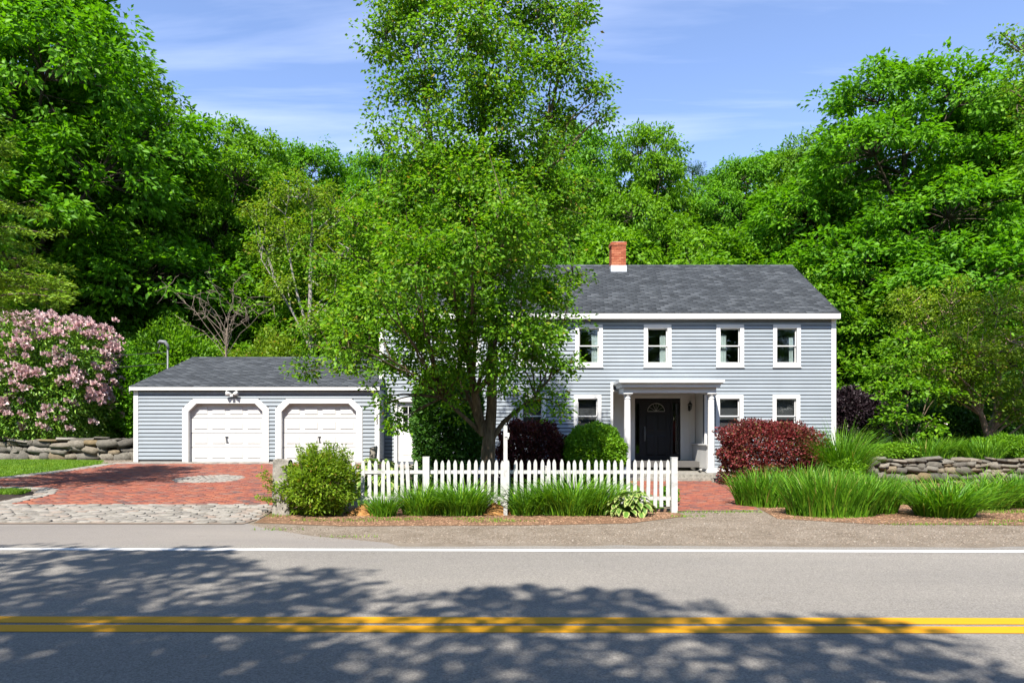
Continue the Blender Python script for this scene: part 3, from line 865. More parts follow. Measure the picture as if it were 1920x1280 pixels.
boxpart('opening_trim', M['white'], house, RC[0] - 0.085, RC[0] - 0.001, HY - 0.052, HY + 0.16, 0.1, 3.20)
boxpart('opening_trim', M['white'], house, RC[1] + 0.001, RC[1] + 0.085, HY - 0.052, HY + 0.16, 0.1, 2.9)
door = MB()
K = M['black_paint']
d0, d1 = 5.09, 6.13
door.box(DX0, DX1, BY + 0.02, BY + 0.1, DZ1 - 0.09, DZ1)
door.box(DX0, DX0 + 0.05, BY + 0.02, BY + 0.1, DZ0, DZ1 - 0.09).box(DX1 - 0.05, DX1, BY + 0.02, BY + 0.1, DZ0, DZ1 - 0.09)
door.box(d0 - 0.09, d0, BY + 0.02, BY + 0.1, DZ0, DZ1 - 0.09).box(d1, d1 + 0.09, BY + 0.02, BY + 0.1, DZ0, DZ1 - 0.09)
for a, b in ((DX0 + 0.05, d0 - 0.09), (d1 + 0.09, DX1 - 0.05)):
    door.box(a, b, BY + 0.03, BY + 0.09, DZ0, DZ0 + 0.26).box(a, b, BY + 0.03, BY + 0.09, DZ1 - 0.18, DZ1 - 0.09)
door = door.build('front_door', K, house)
for a, b in ((DX0 + 0.05, d0 - 0.09), (d1 + 0.09, DX1 - 0.05)):
    boxpart('sidelight', M['glass'], door, a, b, BY + 0.055, BY + 0.06, DZ0 + 0.26, DZ1 - 0.18)
boxpart('door_leaf', K, door, d0 + 0.004, d1 - 0.004, BY + 0.045, BY + 0.09, DZ0 + 0.005, DZ1 - 0.095)
for (a, b, l, h) in ((d0 + 0.14, 5.57, 1.52, 2.12), (5.65, d1 - 0.14, 1.52, 2.12), (d0 + 0.14, 5.57, 0.62, 1.36), (5.65, d1 - 0.14, 0.62, 1.36)):
    mb = MB(); y = BY + 0.045
    mb.add([(a, y, l), (b, y, l), (b, y, h), (a, y, h), (a + 0.05, y - 0.018, l + 0.05), (b - 0.05, y - 0.018, l + 0.05), (b - 0.05, y - 0.018, h - 0.05), (a + 0.05, y - 0.018, h - 0.05)],
           [(4, 5, 6, 7), (0, 1, 5, 4), (1, 2, 6, 5), (2, 3, 7, 6), (3, 0, 4, 7)])
    mb.build('door_panel', K, door)
fan = []
for k in range(17):
    a = math.pi * k / 16
    fan.append((5.61 + 0.31 * math.cos(a), 2.22 + 0.29 * math.sin(a)))
fg = MB().prism(fan[::-1], BY + 0.034, BY + 0.044).build('fanlight', M['glass'], door)
fb = MB()
for k in range(16):
    (xa, za), (xb, zb) = fan[k], fan[k + 1]
    fb.tube([(xa, BY + 0.032, za), (xb, BY + 0.032, zb)], [0.012, 0.012], 6)
for k in (3, 6, 8, 10, 13):
    fb.tube([(5.61, BY + 0.032, 2.22), (fan[k][0], BY + 0.032, fan[k][1])], [0.008, 0.006], 5)
fb.tube([(5.30, BY + 0.032, 2.22), (5.92, BY + 0.032, 2.22)], [0.012, 0.012], 6)
fb.build('fanlight_bars', M['gold'], door)
hd = MB()
hd.tube([(5.20, BY + 0.04, 1.62), (5.20, BY - 0.02, 1.58), (5.20, BY - 0.025, 1.40), (5.20, BY - 0.02, 1.22), (5.20, BY + 0.04, 1.18)], [0.010, 0.013, 0.011, 0.013, 0.010], 8)
hd.box(5.175, 5.225, BY + 0.03, BY + 0.044, 1.14, 1.68)
hd.build('door_handle', M['metal'], door, True)
boxpart('threshold_step', M['foundation'], house, DX0 - 0.3, DX1 + 0.3, BY - 0.22, BY - 0.002, 0.10, 0.42)

# porch: slab, columns, entablature, knee wall, lantern
porch = MB()
porch.box(3.9, 7.15, 22.45, BY + 0.1, -0.02, 0.12)
porch = porch.build('porch_slab', M['granite'], house)
boxpart('granite_step', M['granite'], porch, 4.1, 7.05, 22.12, 22.46, -0.2, 0.02)
def column(cx, cy, z0, z1):
    r = 0.115
    mb = MB()
    mb.box(cx - 0.16, cx + 0.16, cy - 0.16, cy + 0.16, z0, z0 + 0.06)
    mb.lathe(cx, cy, [(0.155, z0 + 0.06), (0.158, z0 + 0.085), (0.145, z0 + 0.11), (0.125, z0 + 0.13), (r, z0 + 0.16), (r, z0 + 0.9), (r * 0.97, z0 + 1.5), (r * 0.87, z1 - 0.22), (r * 0.86, z1 - 0.2), (0.115, z1 - 0.185), (0.115, z1 - 0.17), (r * 0.86, z1 - 0.16), (r * 0.86, z1 - 0.11), (0.14, z1 - 0.06), (0.14, z1 - 0.05)], 28)
    mb.box(cx - 0.155, cx + 0.155, cy - 0.155, cy + 0.155, z1 - 0.05, z1)
    me = mb.mesh('column', M['white'], True)
    o = obj('column', me, house)
    for p in me.polygons:
        if len(p.vertices) == 4 and abs(p.normal.z) > 0.9: p.use_smooth = False
    return o
PZ = 2.78
column(4.19, 23.05, 0.12, PZ); column(6.97, 23.05, 0.12, PZ)
ent = MB()
ent.box(4.05, 7.11, 22.93, 23.17, PZ, 2.955).box(4.05, 4.29, 23.17, HY - 0.053, PZ, 2.955).box(6.87, 7.11, 23.17, HY - 0.053, PZ, 2.955)
ent = ent.build('porch_roof', M['white'], house)
boxpart('porch_ceiling', M['white'], ent, 4.29, 6.87, 23.17, HY, 2.90, 2.95)
boxpart('porch_ceiling', M['white'], ent, RC[0] + 0.002, RC[1] - 0.002, HY + 0.002, BY - 0.002, 2.88, 2.935)
MB().prism([(3.98, 2.957), (7.18, 2.957), (7.22, 3.06), (3.94, 3.06)], 22.76, HY - 0.03).build('cornice', M['white'], ent)
MB().box(3.90, 7.26, 22.70, HY - 0.03, 3.062, 3.10).box(3.86, 7.30, 22.64, HY - 0.03, 3.10, 3.19).build('cornice', M['white'], ent)
kn = MB().box(6.93, 6.97, 23.25, BY - 0.05, 0.2, 1.02).build('knee_wall', M['white'], house)
for k in range(11):
    y = 23.30 + k * 0.158
    boxpart('board', M['white'], kn, 6.905, 6.929, y, y + 0.148, 0.24, 1.0)
boxpart('rail', M['white'], kn, 6.87, 7.01, 23.2, BY - 0.05, 1.02, 1.07)
lt = MB()
lt.box(6.75, 6.83, BY - 0.05, BY - 0.03, 2.24, 2.42)
lt.tube([(6.79, BY - 0.05, 2.26), (6.79, BY - 0.12, 2.22), (6.79, BY - 0.15, 2.27)], [0.012] * 3, 6)
lt.lathe(6.79, BY - 0.15, [(0.03, 2.26), (0.05, 2.29), (0.05, 2.30)], 6)
for k in range(6):
    a = math.pi * k / 3
    lt.tube([(6.79 + 0.05 * math.cos(a), BY - 0.15 + 0.05 * math.sin(a), 2.30), (6.79 + 0.075 * math.cos(a), BY - 0.15 + 0.075 * math.sin(a), 2.46)], [0.006, 0.006], 4)
lt.lathe(6.79, BY - 0.15, [(0.095, 2.46), (0.05, 2.52), (0.02, 2.55), (0.012, 2.60)], 6)
lt = lt.build('wall_lantern', M['iron'], house)
MB().lathe(6.79, BY - 0.15, [(0.044, 2.302), (0.066, 2.458)], 6).build('lantern_glass', M['glass'], lt)

# side door of the house
sd = MB()
sd.box(SD[0] - 0.11, SD[0], HY - 0.052, HY + 0.12, 0.2, SD[3] + 0.001).box(SD[1], SD[1] + 0.11, HY - 0.052, HY + 0.12, 0.2, SD[3] + 0.001)
sd.box(SD[0] - 0.13, SD[1] + 0.13, HY - 0.058, HY + 0.12, SD[3] + 0.002, SD[3] + 0.14)
sd = sd.build('side_door', M['white'], house)
gx0, gx1, gz0, gz1 = -3.41, -2.87, 1.53, 2.36
lf = MB()
wall_cells(lf, SD[0] + 0.004, SD[1] - 0.004, SD[2], SD[3] - 0.004, [(gx0, gx1, gz0, gz1)], HY + 0.06, HY + 0.11)
lf.build('door_leaf', M['white'], sd)
boxpart('pane', M['glass'], sd, gx0, gx1, HY + 0.085, HY + 0.088, gz0, gz1)
mt = MB()
for k in (1, 2):
    x = gx0 + (gx1 - gx0) * k / 3; mt.box(x - 0.012, x + 0.012, HY + 0.062, HY + 0.10, gz0, gz1)
    z = gz0 + (gz1 - gz0) * k / 3; mt.box(gx0, gx1, HY + 0.064, HY + 0.098, z - 0.012, z + 0.012)
mt.build('muntins', M['white'], sd)
boxpart('dark_blind', M['shade_grey'], sd, gx0 - 0.05, gx1 + 0.05, HY + 0.22, HY + 0.225, gz0 - 0.1, gz1 + 0.05)
for a in (-3.45, -3.07):
    mb = MB(); y = HY + 0.06; l, h, b = 0.66, 1.36, a + 0.30
    mb.add([(a, y, l), (b, y, l), (b, y, h), (a, y, h), (a + 0.03, y - 0.012, l + 0.03), (b - 0.03, y - 0.012, l + 0.03), (b - 0.03, y - 0.012, h - 0.03), (a + 0.03, y - 0.012, h - 0.03)],
           [(4, 5, 6, 7), (0, 1, 5, 4), (1, 2, 6, 5), (2, 3, 7, 6), (3, 0, 4, 7)])
    mb.build('door_panel', M['white'], sd)
boxpart('side_step', M['granite'], house, SD[0] - 0.2, SD[1] + 0.25, HY - 0.75, HY - 0.06, -0.1, 0.36)

# ------------------------------------------------------------------ the garage
GX0, GX1, GYF, GYB = -12.16, -4.06, 23.0, 31.6
GZ0, GZE = 0.49, 2.86
garage = thing('garage', 'low pale blue two-bay garage with white overhead doors and dark shingle roof', 'garage', ((GX0 + GX1) / 2, GYF, GZ0))
DRS = [(-10.36, -7.90), (-7.28, -4.80)]
DTOP, CHM = 2.43, 0.26
gop = [(a - 0.01, b + 0.01, 0.0, DTOP + 0.01) for a, b in DRS]
gcas = [(a - 0.19, b + 0.19, 0.0, DTOP - 0.13) for a, b in DRS] + [(a + 0.10, b - 0.10, DTOP - 0.14, DTOP + 0.135) for a, b in DRS]
fw = MB(); wall_cells(fw, GX0, GX1, GZ0 + 0.06, GZE, gop, GYF, GYF + 0.15)
gfront = fw.build('front_wall', M['sheath'], garage)
planks(gfront, GX0 + 0.1, GX1 - 0.1, GZ0 + 0.09, GZE, GYF, gcas)
# chamfer corner fills keep the boards tucked under the casing
GRY, GRZ, GEY, GEZ = 27.46, 4.42, 22.84, 2.99
ow = MB().prism_x([(GYF + 0.15, GZ0), (GYB, GZ0), (GYB, GZE), (GRY, GRZ - 0.12), (GYF + 0.15, GZE)], GX0, GX0 + 0.15)
sw = ow.build('left_wall', M['sheath'], garage)
side_planks(sw, GX0, -1, GYF + 0.09, GYB, GZ0 + 0.09, GZE, GRY, GRZ)
sw = MB().box(GX1 - 0.15, GX1, GYF + 0.15, HY - 0.06, GZ0, GZE).build('right_wall', M['sheath'], garage)
side_planks(sw, GX1, 1, GYF + 0.09, HY - 0.06, GZ0 + 0.09, GZE)
boxpart('back_wall', M['siding'], garage, GX0 + 0.15, HX0 - 0.01, GYB - 0.15, GYB, GZ0, GZE)
boxpart('foundation', M['foundation'], garage, GX0 + 0.02, DRS[0][0] - 0.2, GYF + 0.02, GYB - 0.02, 0.2, GZ0 + 0.07)
boxpart('foundation', M['foundation'], garage, DRS[0][1] + 0.2, DRS[1][0] - 0.2, GYF + 0.02, GYF + 0.15, 0.2, GZ0 + 0.07)
boxpart('foundation', M['foundation'], garage, DRS[1][1] + 0.2, GX1 - 0.02, GYF + 0.02, GYF + 0.9, 0.2, GZ0 + 0.07)
boxpart('floor', M['foundation'], garage, DRS[0][0] - 0.2, DRS[1][1] + 0.2, GYF + 0.151, GYB - 0.2, 0.2, GZ0 - 0.01)
for a, b in ((GX0 - 0.02, GX0 + 0.13), (GX1 - 0.13, GX1 + 0.02)):
    boxpart('corner_board', M['white'], garage, a, b, GYF - 0.044, GYF + 0.10, GZ0 - 0.0, GZE - 0.01)
for a, b in DRS:
    z0 = GZ0 - 0.01
    inner = [(a, z0), (a, DTOP - CHM), (a + CHM, DTOP), (b - CHM, DTOP), (b, DTOP - CHM), (b, z0)]
    w = 0.20
    outer = [(a - w, z0), (a - w, DTOP - CHM + 0.09), (a + CHM - 0.10, DTOP + 0.155), (b - CHM + 0.10, DTOP + 0.155), (b + w, DTOP - CHM + 0.09), (b + w, z0)]
    gd = MB()
    y0, y1 = GYF - 0.060, GYF + 0.02
    V = [(x, y0, z) for x, z in outer] + [(x, y0, z) for x, z in inner] + [(x, y1, z) for x, z in outer] + [(x, GYF + 0.12, z) for x, z in inner]
    Fc = []
    for i in range(5):
        Fc += [(i + 1, i, i + 6, i + 7), (i, i + 1, i + 13, i + 12), (i + 7, i + 6, i + 18, i + 19)]
    gd.add(V, [f[::-1] for f in Fc])
    dr = gd.build('garage_door', M['white'], garage)
    yd = GYF + 0.112
    nsec = 4; hz = (DTOP - z0) / nsec
    for s in range(nsec):
        l, h = z0 + s * hz + 0.008, z0 + (s + 1) * hz - 0.008
        mb = MB()
        wob = 0.006 * rng.normal()
        mb.box(a - 0.03, b + 0.03, yd + 0.006 + abs(wob), yd + 0.045, l, h)
        # stiles and rails around recessed centres
        cw = (b - a - 0.10) / 4
        sec = mb.build('door_section', M['door_white'], dr)
        for k in range(4):
            pa, pb = a + 0.05 + k * cw + 0.07, a + 0.05 + (k + 1) * cw - 0.07
            pl, ph = l + 0.11, h - 0.11
            q = MB(); y = yd + 0.006 + abs(wob)
            q.add([(pa, y, pl), (pb, y, pl), (pb, y, ph), (pa, y, ph), (pa + 0.025, y - 0.020, pl + 0.024), (pb - 0.025, y - 0.020, pl + 0.024), (pb - 0.025, y - 0.020, ph - 0.010), (pa + 0.025, y - 0.020, ph - 0.010)],
                  [(4, 5, 6, 7), (0, 1, 5, 4), (1, 2, 6, 5), (2, 3, 7, 6), (3, 0, 4, 7)])
            q.build('raised_panel', M['door_white'], dr)
    hx = (a + b) / 2 - 0.02
    hh = MB().tube([(hx, yd - 0.02, 1.16), (hx, yd - 0.04, 1.24), (hx, yd - 0.02, 1.32)], [0.012, 0.016, 0.012], 6)
    hh.box(hx - 0.045, hx + 0.045, yd - 0.015, yd + 0.004, 1.30, 1.335).box(hx - 0.03, hx + 0.06, yd - 0.012, yd + 0.004, 1.13, 1.15)
    hh.build('door_handle', M['iron'], dr)
groof = MB().prism_x([(GEY, GEZ - 0.02), (GRY, GRZ - 0.02), (2 * GRY - GEY, GEZ - 0.02), (2 * GRY - GEY, GEZ - 0.1), (GRY, GRZ - 0.12), (GEY, GEZ - 0.1)][::-1], GX0 - 0.08, HX0 - 0.02)
groof.prism_x([(GEY, GEZ - 0.02), (HY - 0.06, GEZ - 0.02 + (HY - 0.06 - GEY) * (GRZ - GEZ) / (GRY - GEY)), (HY - 0.06, GEZ - 0.1 + (HY - 0.06 - GEY) * (GRZ - GEZ) / (GRY - GEY)), (GEY, GEZ - 0.1)][::-1], HX0 - 0.0195, GX1 + 0.04)
groof = groof.build('roof', M['roof_deck'], garage)
shingles(groof, GX0 - 0.09, HX0 - 0.025, GEY - 0.03, GEZ - 0.016, GRY, GRZ - 0.016)
rc = MB()
for i in range(26):
    x = GX0 - 0.09 + (HX0 - GX0 + 0.06) * i / 26
    rc.prism_x([(GRY - 0.14, GRZ - 0.05), (GRY, GRZ + 0.014), (GRY + 0.14, GRZ - 0.05), (GRY, GRZ - 0.01)][::-1], x, x + 0.305)
rc.build('ridge_cap', M['shingle'], groof)
boxpart('fascia', M['white'], garage, GX0 - 0.09, GX1 + 0.05, GEY - 0.02, GEY + 0.03, GZE - 0.0, GEZ - 0.025)
boxpart('soffit', M['white'], garage, GX0 - 0.08, GX1 + 0.04, GEY + 0.03, GYF + 0.1, GZE + 0.005, GZE + 0.02)
MB().prism_x([(GEY, GEZ - 0.022), (GRY, GRZ - 0.022), (2 * GRY - GEY, GEZ - 0.022), (2 * GRY - GEY, GEZ - 0.17), (GRY, GRZ - 0.17), (GEY, GEZ - 0.17)][::-1], GX0 - 0.105, GX0 - 0.08).build('rake_board', M['white'], garage)
# twin floodlight with sensor
fx, fz = at(435, 740, 22.85)[0], 2.70
fl = MB().box(fx - 0.06, fx + 0.06, GYF - 0.045, GYF - 0.022, fz - 0.03, fz + 0.09)
fl.tube([(fx, GYF - 0.04, fz + 0.04), (fx, GYF - 0.12, fz + 0.02)], [0.02, 0.02], 8)
fl = fl.build('floodlight', M['white'], garage)
for s in (-1, 1):
    MB().tube([(fx + s * 0.03, GYF - 0.08, fz + 0.03), (fx + s * 0.09, GYF - 0.16, fz + 0.04), (fx + s * 0.18, GYF - 0.22, fz + 0.06)], [0.025, 0.055, 0.075], 14).build('lamp_head', M['white'], fl, True)
MB().box(fx - 0.04, fx + 0.045, GYF - 0.22, GYF - 0.12, fz - 0.05, fz + 0.02).build('motion_sensor', M['white'], fl)
# house number, one under the other on the corner board
for k, ch_ in enumerate('223'):
    cu = bpy.data.curves.new('house_number', 'FONT'); cu.body = ch_; cu.size = 0.135; cu.extrude = 0.006
    cu.align_x = 'CENTER'; cu.align_y = 'CENTER'
    tmp = bpy.data.objects.new('tmp', cu); col.objects.link(tmp)
    dg = bpy.context.evaluated_depsgraph_get()
    me = bpy.data.meshes.new_from_object(tmp.evaluated_get(dg))
    bpy.data.objects.remove(tmp)
    me.materials.clear(); me.materials.append(M['iron'])
    obj('house_number', me, garage, (GX1 - 0.055, GYF - 0.052, 2.02 - k * 0.115), (R(90), 0, 0))

# electric service mast at the garage's left wall, with its wires
mx_, my_ = GX0 - 0.16, 25.6
mast = thing('service_mast', 'grey electric service mast with hooded top rising beside the garage roof', 'mast', (mx_, my_, 0.5))
MB().tube([(mx_, my_, 0.5), (mx_, my_, 2.5), (mx_, my_, 4.55)], [0.028] * 3, 10).build('pipe', M['metal'], mast, True)
MB().tube([(mx_ + 0.03, my_, 4.50), (mx_ + 0.01, my_ - 0.02, 4.66), (mx_ - 0.08, my_ - 0.05, 4.78), (mx_ - 0.24, my_ - 0.10, 4.79), (mx_ - 0.30, my_ - 0.12, 4.72)], [0.04, 0.055, 0.075, 0.07, 0.04], 12).build('weather_head', M['metal'], mast, True)
MB().tube([(mx_ - 0.22, my_ - 0.1, 4.72), (mx_ - 0.32, my_ - 0.1, 4.45), (mx_ - 0.1, my_ - 0.06, 4.25)], [0.012] * 3, 6).build('drip_loop', M['iron'], mast, True)
for k, (zs, ze, nm) in enumerate(((4.42, 6.1, 'upper'), (4.0, 5.5, 'lower'))):
    p0 = Vector((mx_ - 0.02, my_, zs)); p1 = Vector((-38, 27, ze))
    pts = [p0.lerp(p1, t) - Vector((0, 0, 1.0 * 4 * t * (1 - t) * 0.9)) for t in np.linspace(0, 1, 24)]
    o = MB().tube(pts, [0.014] * 24, 6).build('service_wire', M['iron'])
    tag(o, nm + ' of two thin overhead wires running left from the service mast', 'wire', 'overhead service wires')

# ------------------------------------------------------------------ fence, posts, porch litter
FY = 13.3
fence = thing('picket_fence', 'white painted picket fence with pointed pickets between flower clumps and lawn', 'fence', (0.2, FY, 0))
pk = MB()
w_ = 0.034
prof = [(-w_, 0), (w_, 0), (w_, 0.80), (w_ * 0.92, 0.84), (w_ * 0.5, 0.885), (0.005, 0.90), (-0.005, 0.90), (-w_ * 0.5, 0.885), (-w_ * 0.92, 0.84), (-w_, 0.80)]
pk.prism(prof, -0.011, 0.011)
pkm = pk.mesh('picket', M['fence_white'])
x = -2.92; i = 0
posts_x = [-1.44, 0.9, 3.31]
while x < 3.22:
    if all(abs(x - q) > 0.085 for q in posts_x if q != 0.9):
        old = x < -1.4
        s = 0.03 if old else 0.010
        obj('picket', pkm, fence, (x + float(rng.normal(0, 0.004)), FY + (0.02 if old else 0), 0.10 + float(rng.normal(0, 0.006)) - (0.0 if not old else 0.01)),
            (float(rng.normal(0.01, s)), float(rng.normal(0, s)), float(rng.normal(0, 0.02))), (1, 1, 1 + float(rng.normal(0, 0.006))))
    x += 0.1275; i += 1
for (a, b) in ((-2.98, -1.47), (-1.41, 3.27)):
    for z in (0.26, 0.765):
        boxpart('rail', M['fence_white'], fence, a, b, FY + 0.013, FY + 0.055, z - 0.033, z + 0.033)
for q, h, wd in ((-1.44, 1.06, 0.062), (0.9, 0.88, 0.05), (3.31, 1.05, 0.058)):
    yb = FY + (0.10 if q == 0.9 else 0.0)
    MB().box(q - wd, q + wd, yb - wd, yb + wd, -0.05, h - 0.012).box(q - wd - 0.004, q + wd + 0.004, yb - wd - 0.004, yb + wd + 0.004, h - 0.012, h).build('post', M['fence_white'], fence)

sp = thing('sign_post', 'slim white wooden sign post without its board in front of the picket fence', 'sign post', (0.075, 12.85, 0))
MB().box(0.04, 0.112, 12.81, 12.88, -0.05, 1.62).prism([(0.04, 1.62), (0.112, 1.62), (0.095, 1.655), (0.055, 1.655)], 12.81, 12.88).build('post', M['fence_white'], sp)
MB().box(0.05, 0.10, 12.88, 13.62, 1.43, 1.49).build('arm', M['fence_white'], sp)
MB().box(0.062, 0.148, 12.795, 12.808, 1.45, 1.52).tube([(0.11, 12.80, 1.47), (0.13, 12.79, 1.43), (0.12, 12.79, 1.40)], [0.012, 0.010, 0.004], 6).build('bracket', M['white'], sp)

def granite_post(label, x, y, z0, w, d, h, seed):
    r = np.random.default_rng(seed)
    n = 8; V = []; Fc = []
    ring = [(-1, -1), (0, -1.05), (1, -1), (1.04, 0), (1, 1), (0, 1.05), (-1, 1), (-1.04, 0)]
    for k in range(n):
        z = z0 + h * k / (n - 1); t = 1 - 0.12 * k / (n - 1)
        for a, b in ring:
            V.append((x + a * w / 2 * t + r.normal(0, 0.008), y + b * d / 2 * t + r.normal(0, 0.008), z + (r.normal(0, 0.02) if k == n - 1 else 0)))
    for k in range(n - 1):
        for i in range(8):
            j = (i + 1) % 8
            Fc.append((k * 8 + i, k * 8 + j, (k + 1) * 8 + j, (k + 1) * 8 + i))
    V.append((x, y, z0 + h + 0.02))
    for i in range(8): Fc.append(((n - 1) * 8 + i, (n - 1) * 8 + (i + 1) % 8, len(V) - 1, len(V) - 1)[:3])
    me = bpy.data.meshes.new('granite_post'); me.from_pydata(V, [], Fc); me.materials.append(M['granite'])
    o = obj('granite_post', me)
    return tag(o, label, 'stone post')
granite_post('thick rough granite post at the driveway corner beside the leafy shrub', -4.02, 12.75, -0.05, 0.31, 0.28, 1.07, 2)
granite_post('small granite post standing by the garage corner behind the fence', at(700, 0, 17.6)[0], 17.6, 0.1, 0.185, 0.18, 1.02, 4)

lb = thing('loose_trim_boards', 'broken white trim boards lying on the porch floor by the knee wall', 'boards', (6.6, 24.3, 0.12))
MB().box(-0.4, 0.0, -0.05, 0.05, 0, 0.03).build('board', M['white'], lb).location = (6.62, 24.6, 0.125)
bo = MB().box(-0.12, 0.12, -0.02, 0.02, -0.06, 0.06).build('board', M['white'], lb); bo.location = (6.72, 24.3, 0.21); bo.rotation_euler = (0, R(35), R(40))
bo = MB().box(-0.04, 0.04, -0.55, 0.5, 0, 0.03).build('board', M['white'], lb); bo.location = (6.78, 23.7, 0.16); bo.rotation_euler = (R(-6), 0, R(-12))

def mound(label, x, y, rx, ry, h, seed):
    r = np.random.default_rng(seed)
    n, k = 30, 10; V = [(x, y, float(gz(x, y)) + h)]; Fc = []
    for j in range(1, k + 1):
        t = j / k
        for i in range(n):
            a = 2 * math.pi * i / n
            z = h * (1 - t) ** 1.05 + r.normal(0, 0.010) - (0.02 if j == k else 0)
            q = t * (1 + 0.12 * math.sin(3 * a + seed) + r.normal(0, 0.03))
            V.append((x + rx * q * math.cos(a), y + ry * q * math.sin(a), float(gz(x, y)) + z))
    for i in range(n): Fc.append((0, 1 + i, 1 + (i + 1) % n))
    for j in range(k - 1):
        for i in range(n):
            b = 1 + j * n; i2 = (i + 1) % n
            Fc.append((b + i, b + n + i, b + n + i2, b + i2))
    me = bpy.data.meshes.new('soil_mound'); me.from_pydata(V, [], Fc); me.materials.append(M['orange_soil'])
    tag(obj('soil_mound', me), label, 'soil mound', 'heaps of dug soil along the fence')
mound('heap of orange soil at the foot of the white sign post', -0.13, 13.0, 0.42, 0.22, 0.22, 1)
mound('small heap of orange soil by the left end of the picket fence', -2.56, 12.85, 0.36, 0.24, 0.20, 2)

# ================================================================== VEGETATION
def unit(v): return v / (np.linalg.norm(v, axis=-1, keepdims=True) + 1e-9)

def leaf_faces(C, D, Nn, ln, wd, r, fold=0.25, kink=0.0):
    """leaf blades: base at C, direction D, normal Nn; folded along the midrib. returns verts, tris"""
    n = len(C)
    D = unit(D); S = unit(np.cross(D, Nn)); U = np.cross(S, D)
    l = (ln * r.uniform(0.7, 1.25, n))[:, None]; w = (wd * r.uniform(0.75, 1.2, n))[:, None]
    m = C + D * l * 0.45
    V = np.stack([C, m + S * w / 2 + U * w * fold, C + D * l - U * l * kink, m - S * w / 2 + U * w * fold], 1)
    b = np.arange(n) * 4
    T = np.stack([np.stack([b, b + 1, b + 2], -1), np.stack([b, b + 2, b + 3], -1)], 1).reshape(-1, 3)
    return V.reshape(-1, 3), T

def tuft_leaves(P, out, k, rad, ln, wd, r, droop=0.35, up=0.42, flat=0.55):
    """k leaves round each tuft centre; upper side towards the light, tips hanging"""
    n = len(P)
    C0 = np.repeat(P, k, 0); O = np.repeat(out, k, 0)
    q = unit(r.normal(0, 1, (n * k, 3)))
    q[:, 2] *= flat
    rr = rad * r.uniform(0.15, 1.0, (n * k, 1)) ** 0.6 * np.repeat(r.uniform(0.65, 1.35, (n, 1)), k, 0)
    C = C0 + q * rr
    C[:, 2] -= (np.linalg.norm(q[:, :2], axis=1) * rr[:, 0]) ** 2 / max(rad, 1e-3) * 0.45
    D = unit(q * np.array([1, 1, 0.4]) + O * 0.4 + r.normal(0, 0.35, (n * k, 3)) - np.array([0, 0, droop]))
    Nn = unit(np.array([0, 0, up]) + O * 0.75 + q * 0.35 + r.normal(0, 0.45, (n * k, 3)))
    return leaf_faces(C, D, Nn, ln, wd, r)

def tubes_np(segs, n=5):
    """segs: list of (points, radii); returns verts, quads"""
    V = []; Q = []; b = 0
    ang = np.arange(n) * 2 * math.pi / n
    ca, sa = np.cos(ang), np.sin(ang)
    for pts, rad in segs:
        pts = np.asarray(pts, float); rad = np.asarray(rad, float)
        m = len(pts)
        d = np.empty_like(pts); d[1:-1] = pts[2:] - pts[:-2]; d[0] = pts[1] - pts[0]; d[-1] = pts[-1] - pts[-2]
        d = unit(d)
        ref = np.array([0.31, 0.95, 0.07])
        u = unit(np.cross(d, ref)); v = np.cross(d, u)
        ringv = pts[:, None] + (u[:, None] * ca[None, :, None] + v[:, None] * sa[None, :, None]) * rad[:, None, None]
        V.append(ringv.reshape(-1, 3))
        i = np.arange(m - 1)[:, None] * n; k = np.arange(n)[None]; k2 = (k + 1) % n
        Q.append(np.stack([b + i + k, b + i + k2, b + i + n + k2, b + i + n + k], -1).reshape(-1, 4))
        b += m * n
    return np.concatenate(V), np.concatenate(Q)

def curve_pts(p0, p1, r, n=7, sag=0.0, wob=0.06, lift=0.0):
    p0 = np.asarray(p0, float); p1 = np.asarray(p1, float)
    t = np.linspace(0, 1, n)[:, None]
    L_ = np.linalg.norm(p1 - p0)
    P = p0 + (p1 - p0) * t
    P[:, 2] += (np.sin(t[:, 0] * math.pi) * lift * L_) - sag * L_ * t[:, 0] ** 2
    w = np.cumsum(r.normal(0, wob * L_ / n, (n, 3)), 0) * np.sin(t * math.pi)
    return P + w

